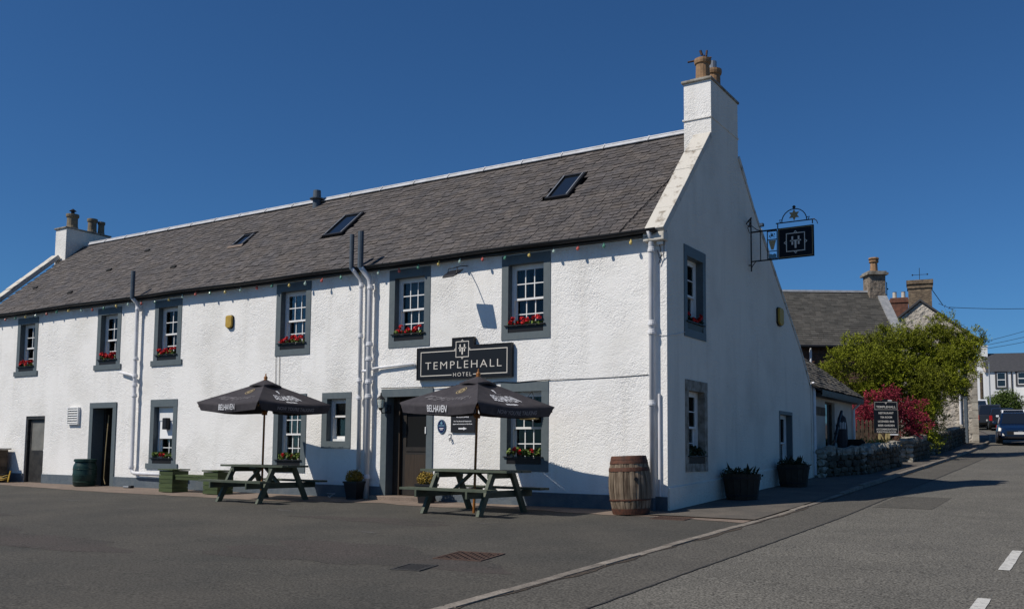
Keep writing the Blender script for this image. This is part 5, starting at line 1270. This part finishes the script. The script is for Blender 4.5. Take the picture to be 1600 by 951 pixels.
tree('shrub_tree', 'big yellow green feathery shrub tree spilling over the garden wall', 'tree', tb, [(0, .2, -.1), (-.1, .2, 1), (.0, .1, 2.2), (.1, 0, 3.6)],
     [[(0, .2, 1.0), (-.7, .2, 2.0), (-1.6, .2, 2.8)], [(0, .2, 1.4), (.7, .1, 2.4), (1.3, 0, 3.3)], [(0, .2, 1.8), (.2, .1, 3.0), (.9, .1, 4.3)], [(0, .2, 1.2), (-.4, .3, 2.4), (-.6, .3, 3.6)]],
     bl, 30000, .062, 'treeleaf', 5, q, spray=(8600, 17, .085, .014))
bl = []
tm = (0.0, 19.3, gz(19.3))
for px, py, rx, ry in ((1372, 632, 33, 22), (1352, 640, 14, 16), (1405, 622, 34, 15), (1432, 640, 22, 17), (1400, 650, 46, 18), (1437, 660, 16, 12), (1366, 652, 20, 14)):
    bl.append(((px-1390)*.0216, random.uniform(-.2, .2), (699-py)*.0216+1.24-tm[2], rx*.0214, .5, ry*.0214))
tree('maple_tree', 'small crimson japanese maple spreading behind the roadside name board', 'tree', tm, [(0, 0, -.1), (.05, 0, .5), (0, .05, 1.1)],
     [[(0, 0, .5), (-.5, .0, 1.1), (-.9, 0, 1.5)], [(0, 0, .6), (.5, 0, 1.1), (.9, 0, 1.4)]], bl, 7500, .045, 'mapleleaf', 9, q, spray=(620, 20, .07, .016, ))
def bush(label, c, r, n, size, mt, seed):
    t = thing('garden_shrub', label, 'shrub', (c[0], c[1], gz(c[1])))
    b = MB(); leaf_cloud(b, [(0, 0, c[2]-gz(c[1]), *r)], n, size, seed=seed, shell=.2); b.build('foliage', mt, t)
    MB().tube([(0, 0, -.05), (.02, 0, c[2]-gz(c[1])-.05)], .02, 5).build('stem', 'bark', t)
bush('low lime green shrub behind the stone wall right of the maple', (.55, 22.6, 1.78), (.6, .45, .24), 900, .05, 'hedge', 31)
bush('clump of tawny golden flowers on top of the wall below the roadside sign', (.55, 16.0, 1.42), (.5, .35, .15), 520, .035, 'topiary', 32)
bush('pale green low plant at the wall end beside the picket fence', (.40, 14.2, 1.40), (.4, .3, .16), 300, .04, 'leaf', 33)
bush('dark evergreen shrub in the shade below the big shrub tree', (.35, 24.3, 2.1), (.7, .5, .6), 1100, .06, 'darkleaf', 34)

# ---------------------------------------------------------------- houses beyond
def windowed(parent, x0, x1, y, z0, z1, smat='darkslate'):
    w_ = MB().box(x0-.14, x0, y-.06, y+.05, z0-.14, z1+.14).box(x1, x1+.14, y-.06, y+.05, z0-.14, z1+.14).box(x0, x1, y-.06, y+.05, z1, z1+.14).box(x0, x1, y-.06, y+.05, z0-.14, z0).build('window', smat, parent)
    m_ = (z0+z1)/2; f = MB()
    for a, c, e, d in ((x0, x0+.05, z0, z1), (x1-.05, x1, z0, z1), (x0+.05, x1-.05, z0, z0+.07), (x0+.05, x1-.05, z1-.05, z1), (x0+.05, x1-.05, m_-.035, m_+.035)): f.box(a, c, y-.045, y-.015, e, d)
    f.build('frame', 'white', w_)
    MB().box(x0+.05, x1-.05, y-.014, y-.006, z0+.06, z1-.05).build('pane', 'carglass', w_)
# slate-roofed stone house
ho = thing('stone_house', 'old house with big grey slate roof and stone chimney behind the outbuilding', 'house', (-.46, 25.63, 0), R_(32.5))
g0 = .9
MB().box(-8.5, 0, .25, 5.0, g0-.6, 5.62).build('wall', 'redstone', ho)
for xx in (-8.5, -.02): MB().prism([(xx, .25, 5.6), (xx, 5.0, 5.6), (xx, 2.6, 8.2)], (.35 if xx < -1 else -.33, 0, 0)).build('gable_end', 'redstone', ho)
def hrp(x, s, h=0): d = Vector((0, 2.5, 2.69)).normalized(); n_ = Vector((0, -d.z, d.y)); return Vector((x, .02, 5.58))+d*s+n_*h
hl = math.hypot(2.5, 2.69)
r_ = MB().prism([hrp(-8.6, 0, -.05), hrp(-.02, 0, -.05), hrp(-.02, hl, -.05), hrp(-8.6, hl, -.05)], (0, .03, .04)).prism([(-8.6, 2.55, 8.22), (-.02, 2.55, 8.22), (-.02, 5.2, 5.5), (-8.6, 5.2, 5.5)], (0, 0, .05)).build('roof', 'deck', ho)
st = MB(); s = 0
while s < hl-.05:
    x = -8.6+random.uniform(0, .2)
    while x < -.06:
        wd = min(random.uniform(.2, .38), -.05-x); hh = random.uniform(.018, .03)
        st.prism([hrp(x, s, hh), hrp(x+wd-.01, s, hh), hrp(x+wd-.01, s+.19, .004), hrp(x, s+.19, .004)], (0, .006, -.012), 0, random.random()); x += wd
    s += .14
st.build('slates', 'slate3', r_, kind='stuff')
MB().prism([hrp(-.06, -.08, .0), hrp(.34, -.08, .0), hrp(.34, hl, .0), hrp(-.06, hl, .0)], (0, -.06, .07)).build('skew', 'lead', ho)
MB().box(-8.6, -.4, 2.42, 2.62, 8.24, 8.33).build('ridge', 'ridge', ho)
MB().tube([(-3.75, .10, 5.5), (-3.75, .15, 1.0)], .055, 8).build('downpipe', 'pipe', ho); MB().tube([(-8.6, -.06, 5.52), (0, -.06, 5.52)], .07, 8).build('gutter', 'gutter', ho)
hc = MB().box(-.42, .30, 2.20, 2.95, 7.6, 9.0).build('chimney', 'chimneystone', ho, bevel=.02)
MB().box(-.52, .40, 2.10, 3.05, 9.0, 9.10).box(-.46, .34, 2.16, 2.99, 9.1001, 9.17).build('cap', 'capstone', hc)
MB().lathe([(.22, 0), (.18, .06), (.16, .42), (.22, .46), (.22, .52), (.18, .54), (.24, .60), (.22, .66)], 8, (-.06, 2.58, 9.17)).build('pot', 'pot', hc)
MB().tube([(.30, 2.4, 8.7), (.42, 2.4, 8.7), (.42, 2.4, 8.1), (.30, 2.4, 8.1)], .02, 5).tube([(.42, 2.4, 8.4), (.48, 2.4, 8.4)], .035, 6).build('wire_bracket', 'iron', hc)

# pale stone house with gable to the street
h2 = thing('rubble_house', 'pale rubble stone house with brick chimneys showing its gable above the shrub tree', 'house', (1.29, 35.6, 0), R_(9))
MB().prism([(0, 0, .8), (-4.94, 0, .8), (-4.94, 0, 6.82), (-2.47, 0, 8.84), (0, 0, 6.82)], (0, 9, 0)).build('wall', 'rubble', h2)
rr = MB()
for sx in (0, 1):
    x0, x1 = (.16, -2.47) if sx == 0 else (-5.1, -2.47)
    rr.prism([(x0, -.12, 6.73), (x1, -.12, 8.88), (x1, -.12, 8.99), (x0, -.12, 6.84)], (0, 9.2, 0))
rr = rr.build('roof', 'darkslate', h2)
for k in range(15):
    wq = .42 if k % 2 else .26; MB().box(-wq, .02, -.025, .3, 1.0+.385*k, 1.0+.385*k+.365).build('quoin', 'quoin', h2)
MB().tube([(-.78, -.08, 6.6), (-.78, -.08, 1.2)], .05, 8).build('downpipe', 'pipe', h2)
MB().box(-.62, -.48, -.05, .1, 1.0, 6.3).build('pilaster', 'plinth', h2)
ch1 = MB().box(-3.02, -1.92, .02, .85, 7.9, 9.78).box(-3.07, -1.87, -.03, .9, 9.56, 9.68).box(-3.10, -1.84, -.06, .93, 9.7801, 9.98).build('chimney', 'brick', h2)
b = MB()
MB().tube([(-2.47, .3, 9.95), (-2.47, .3, 10.65)], .015, 5).tube([(-2.8, .3, 10.3), (-2.1, .3, 10.3)], .012, 5).lathe([(.002, -.05), (.05, 0), (.002, .05)], 8, (-2.8, .3, 10.3)).lathe([(.002, -.05), (.05, 0), (.002, .05)], 8, (-2.1, .3, 10.3)).build('weather_vane', 'iron', ch1)
MB().tube([(-1.92, .2, 9.5), (-1.42, .2, 8.65)], .018, 5).tube([(-1.62, .2, 8.75), (-1.0, .2, 8.42)], .012, 5).tube([(-1.3, .2, 8.65), (-1.36, .2, 8.52)], .01, 4).tube([(-1.1, .2, 8.55), (-1.16, .2, 8.42)], .01, 4).build('aerial', 'iron', ch1)
ch2 = MB().box(-3.95, -3.05, 2.7, 3.4, 6.8, 9.55).box(-4.0, -3.0, 2.65, 3.45, 9.28, 9.44).build('chimney', 'redbrick', h2)
for x in (-3.72, -3.28): MB().lathe([(.11, 0), (.10, .34), (.12, .36)], 10, (x, 3.05, 9.55)).build('pot', 'cream', ch2)

# white house up the street
h3 = thing('white_house', 'white cottage with dark slate roof and grey window surrounds up the street', 'house', (-2.01, 73.68, 0), R_(14))
MB().box(0, 7.5, 0, 5.6, 3.0, 8.36).build('wall', 'whitehouse', h3)
MB().prism([(0, 0, 8.36), (0, 5.6, 8.36), (0, 2.8, 10.0)], (.3, 0, 0)).build('gable_end', 'whitehouse', h3)
MB().prism([(-.08, -.15, 8.28), (7.5, -.15, 8.28), (7.5, 2.8, 10.06), (-.08, 2.8, 10.06)], (0, .04, .08)).prism([(-.08, 5.75, 8.28), (7.5, 5.75, 8.28), (7.5, 2.8, 10.06), (-.08, 2.8, 10.06)], (0, 0, .08)).build('roof', 'darkslate', h3)
MB().prism([(-.10, -.2, 8.34), (-.10, 2.8, 10.2), (-.10, 2.8, 10.06), (-.10, -.2, 8.22)], (.16, 0, 0)).build('skew', 'rubble', h3)
hc3 = MB().box(-.02, .62, 2.3, 3.4, 9.6, 10.72).box(-.08, .68, 2.24, 3.46, 10.7201, 10.80).build('chimney', 'whitehouse', h3); MB().lathe([(.13, 0), (.11, .75), (.14, .78)], 8, (.22, 2.8, 10.80)).build('pot', 'pot', hc3)
windowed(h3, .92, 1.60, -.0, 6.95, 8.20); windowed(h3, 2.50, 3.10, -.0, 7.15, 8.20)
MB().tube([(2.05, -.06, 8.3), (2.05, -.06, 4)], .05, 6).build('downpipe', 'iron', h3)
wg = MB().prism([(3.45, -1.6, 3.4), (7.5, -1.6, 3.4), (7.5, -1.6, 8.6), (5.5, -1.6, 10.6), (3.45, -1.6, 8.9)], (0, 1.55, 0)).build('front_wing', 'whitehouse', h3)
MB().prism([(3.30, -1.7, 8.85), (5.5, -1.7, 10.7), (5.5, -1.7, 10.85), (3.30, -1.7, 9.02)], (0, 1.6, 0)).build('skew', 'rubble', wg)
MB().tube([(3.38, -1.62, 8.8), (3.38, -1.66, 4)], .05, 6).build('downpipe', 'iron', h3)
hd = thing('clipped_hedge', 'dense rounded green hedge in front of the white cottage', 'hedge', (-.9, 68.3, gz(68.3)))
b = MB(); leaf_cloud(b, [(-.15, 0, 1.35, 1.05, .9, 1.0), (.85, .2, 1.75, 1.15, .9, 1.15)], 12000, .055, seed=77, shell=.6, flat=.7); leaf_cloud(b, [(-.1, 0, 1.3, .8, .7, .75), (.8, .2, 1.6, .9, .7, .9)], 1500, .16, seed=78, shell=.5, flat=.8); b.build('foliage', 'hedge', hd)
MB().tube([(.3, 0, -.1), (.3, 0, 1.0)], .06, 6).build('stem', 'bark', hd)
bk = MB(); bk.prism([(.6, 66.9, 2.0), (6, 68.5, 2.0), (6, 68.5, 5.0), (2.2, 67.5, 4.4)], (-.4, 4, 0)); bk.build('garden_bank', 'soil')['kind'] = 'structure'
gf = thing('garden_fence', 'brown slatted garden fence beside the white cottage steps', 'fence', (1.75, 68.4, 4.3), R_(16))
pk = MB().box(-.06, .06, 0, .03, 0, 1.1).mesh('slat', 'redbrick')
for k in range(9): inst('slat', pk, gf, loc=(.2*k-.2, 0, .25*(k > 4)))
MB().box(-.3, 1.6, .031, .07, .3, .4).build('rail', 'redbrick', gf)
up_ = thing('utility_pole', 'brown timber pole at the left edge of the white cottage', 'pole', (-1.95, 70.3, gz(70)))
MB().lathe([(.14, 0), (.12, 4.4), (.02, 4.42)], 8).build('pole', 'timber', up_); MB().tube([(-.12, 0, 3.9), (.12, 0, 3.95)], .03, 5).build('fitting', 'iron', up_)
lp = thing('street_lamp', 'thin grey street lamp standing in front of the white cottage window', 'street lamp', (-1.0, 66.5, gz(66.5)))
MB().tube([(0, 0, 0), (0, 0, 5.15)], .045, 8).build('post', 'alu', lp); MB().tube([(0, 0, 5.1), (-.1, -.05, 5.25), (-.3, -.1, 5.28)], .04, 6).build('arm', 'alu', lp); MB().box(-.55, -.25, -.18, -.02, 5.24, 5.32).build('lantern', 'alu', lp)

# overhead wires
def wire(label, p, q_, sag):
    p, q_ = Vector(p), Vector(q_); pts = [p.lerp(q_, i/14)-Vector((0, 0, sag*4*(i/14)*(1-i/14))) for i in range(15)]
    o = MB().tube(pts, .014, 5).build('overhead_wire', 'wire'); tag(o, label, 'cable', 'overhead wires above the street')
wire('single black cable sagging from the brick chimney out to the right', (.1, 35.8, 8.55), (12, 41, 9.4), .45)
wire('topmost of three thin wires between shrub tree and sky at right', (-.1, 52, 8.45), (9, 57, 12.0), .25)
wire('middle of three thin wires between shrub tree and sky at right', (-.1, 52, 8.22), (9, 57, 11.2), .25)
wire('lowest of three thin wires between shrub tree and sky at right', (-.1, 52, 8.0), (9, 57, 10.6), .25)

# ---------------------------------------------------------------- cars
def car(label, loc, rz, paint, L=4.1, W=1.76, H=1.52, tail=False, van=False, cat='car'):
    t = thing('parked_car' if tail or van else 'car', label, cat, loc, rz)
    hl = L/2; hw = W/2; bz = .93 if not van else 1.05
    # body sections along x (front = +x): x, zlow, zbelt, half width
    secs = [(-hl, .42, bz-.06, hw*.86), (-hl+.12, .28, bz, hw*.95), (-hl+.7, .22, bz+.03, hw), (0, .20, bz, hw), (hl-1.25, .20, bz-.02, hw), (hl-.55, .22, bz-.12, hw*.985), (hl-.15, .25, bz-.24, hw*.90), (hl, .34, bz-.34, hw*.74)]
    vs = []; fs = []
    for x, z0, z1, h in secs:
        zm = z0+(z1-z0)*.55
        ring = [(-h*.88, z0), (-h, z0+.14), (-h, zm), (-h*.93, z1), (-h*.5, z1+.035), (h*.5, z1+.035), (h*.93, z1), (h, zm), (h, z0+.14), (h*.88, z0)]
        vs += [(x, y, z) for y, z in ring]
    n = 10
    for i in range(len(secs)-1):
        for j in range(n): fs.append((i*n+j, i*n+(j+1) % n, (i+1)*n+(j+1) % n, (i+1)*n+j))
    fs += [tuple(range(n))[::-1], tuple((len(secs)-1)*n+j for j in range(n))]
    body = MB().add(vs, fs).build('body', paint, t, smooth=False, bevel=.03)
    # cabin: x positions of base/roof
    bf, rf_, rr_, bb = (hl-1.15, hl-1.85, -hl+.55, -hl+.12) if not van else (hl-.55, hl-1.25, -hl+.1, -hl+.02)
    cs = [(bf, bz-.02, hw*.90), (rf_, H-.03, hw*.74), (rf_-.4, H, hw*.75), (rr_+.2, H-.02, hw*.74), (rr_, H-.07, hw*.72), (bb, bz, hw*.88)]
    vs = []; fs = []
    for x, z, h in cs: vs += [(x, -h, z), (x, h, z)]
    top = [(0, 1, 3, 2), (2, 3, 5, 4), (4, 5, 7, 6), (6, 7, 9, 8), (8, 9, 11, 10)]
    m_ = MB().add(vs, top)
    for s in (0, 1):
        base = [(bf, (-1, 1)[s]*hw*.90, bz-.02), (bb, (-1, 1)[s]*hw*.88, bz)]
        idx = [0, 2, 4, 6, 8, 10]; poly = [Vector(vs[i+s]) for i in idx]
        m_.add(poly, [tuple(range(6)) if s else tuple(range(6))[::-1]])
    cabn = m_.build('cabin', paint, body, bevel=.03)
    def pane(a, b_, c, d, ins, push):
        a, b_, c, d = map(Vector, (a, b_, c, d)); ce = (a+b_+c+d)/4; nn = (b_-a).cross(d-a).normalized()
        if nn.dot(ce-Vector((0, 0, .8))) < 0: nn = -nn
        MB().prism([p.lerp(ce, ins)+nn*.004 for p in (a, b_, c, d)], nn*push).build('window', 'carglass', t)
    pane(vs[0], vs[1], vs[3], vs[2], .10, .012)
    pane(vs[10], vs[11], vs[9], vs[8], .14, .012)
    if not van:
        for s in (0, 1):
            pa, pb, pc, pd = Vector(vs[0+s]), Vector(vs[2+s]), Vector(vs[8+s]), Vector(vs[10+s]); mid0 = pa.lerp(pd, .5); mid1 = pb.lerp(pc, .5)
            pane(pa.lerp(pd, .1), mid0.lerp(pa, .06), mid1.lerp(pb, .06), pb.lerp(pc, .06), .13, .012); pane(mid0.lerp(pd, .06), pd.lerp(pa, .10), pc.lerp(pb, .06), mid1.lerp(pc, .06), .13, .012)
    wr = .315
    for x in (hl-.82, -hl+.78):
        for s in (-1, 1):
            wo_ = MB().lathe([(wr*.6, -.1), (wr*.97, -.1), (wr, -.07), (wr, .07), (wr*.97, .1), (wr*.62, .1)], 20).build('wheel', 'tyre', t); wo_.location = (x, s*(hw-.09), wr); wo_.rotation_euler = (R_(90), 0, 0)
            MB().lathe([(wr*.63, -.104), (wr*.63, .104)], 12).build('rim', 'alloy', wo_)
    for s in (-1, 1):
        MB().prism([(hl-.46, s*hw*.955, bz-.18), (hl-.13, s*hw*.72, bz-.26), (hl-.075, s*hw*.55, bz-.36), (hl-.36, s*hw*.98, bz-.36)], (.05, s*.02, .01)).build('headlight', 'lamp', t)
        MB().box(hl-.13, hl-.045, s*hw*.74-.08, s*hw*.74+.08, .36, .46).build('fog_lamp', 'lamp', t)
        MB().box(-hl-.02, -hl+.14, s*hw*.86-.09, s*hw*.86+.09, bz-.34, bz+.02).build('tail_lamp', 'taillamp', t)
        MB().box(bf-.42, bf-.24, s*(hw+.02), s*(hw+.19), bz+.0, bz+.13).build('mirror', paint, t, bevel=.02)
    MB().box(hl-.06, hl+.018, -hw*.62, hw*.62, .40, .56).box(hl-.05, hl+.012, -hw*.58, hw*.58, .24, .33).build('grille', 'iron', t)
    MB().box(hl+.012, hl+.03, -.26, .26, .415, .525).build('number_plate', 'plate', t); MB().box(-hl-.025, -hl+.0, -.26, .26, .52, .63).build('number_plate', 'plate', t)
    MB().box(hl-.02, hl+.02, -.09, .09, bz-.40, bz-.36).build('badge', 'alloy', t)
    return t
import mathutils
def at_road(x, y): return (x, y, gz(y)+.006)
car('dark blue hatchback driving towards the camera round the bend', at_road(3.05, 34.8), R_(-83), 'carblue', 4.0, 1.76, 1.5)
car('black estate car with red tail lamps parked behind the stone house corner', at_road(-.55, 60.5), R_(97), 'cargrey', 4.6, 1.85, 1.75, True)
car('black hatchback parked between the tall dark car and the white car', at_road(.45, 58.0), R_(98), 'carblack', 4.2, 1.78, 1.5, True)
car('white hatchback parked behind the blue car', at_road(1.35, 55.5), R_(-80), 'carwhite', 4.0, 1.74, 1.45, True)
car('white van parked farthest up the street', at_road(-2.1, 66.5), R_(99), 'carwhite', 5.2, 1.95, 2.1, True, True, 'van')
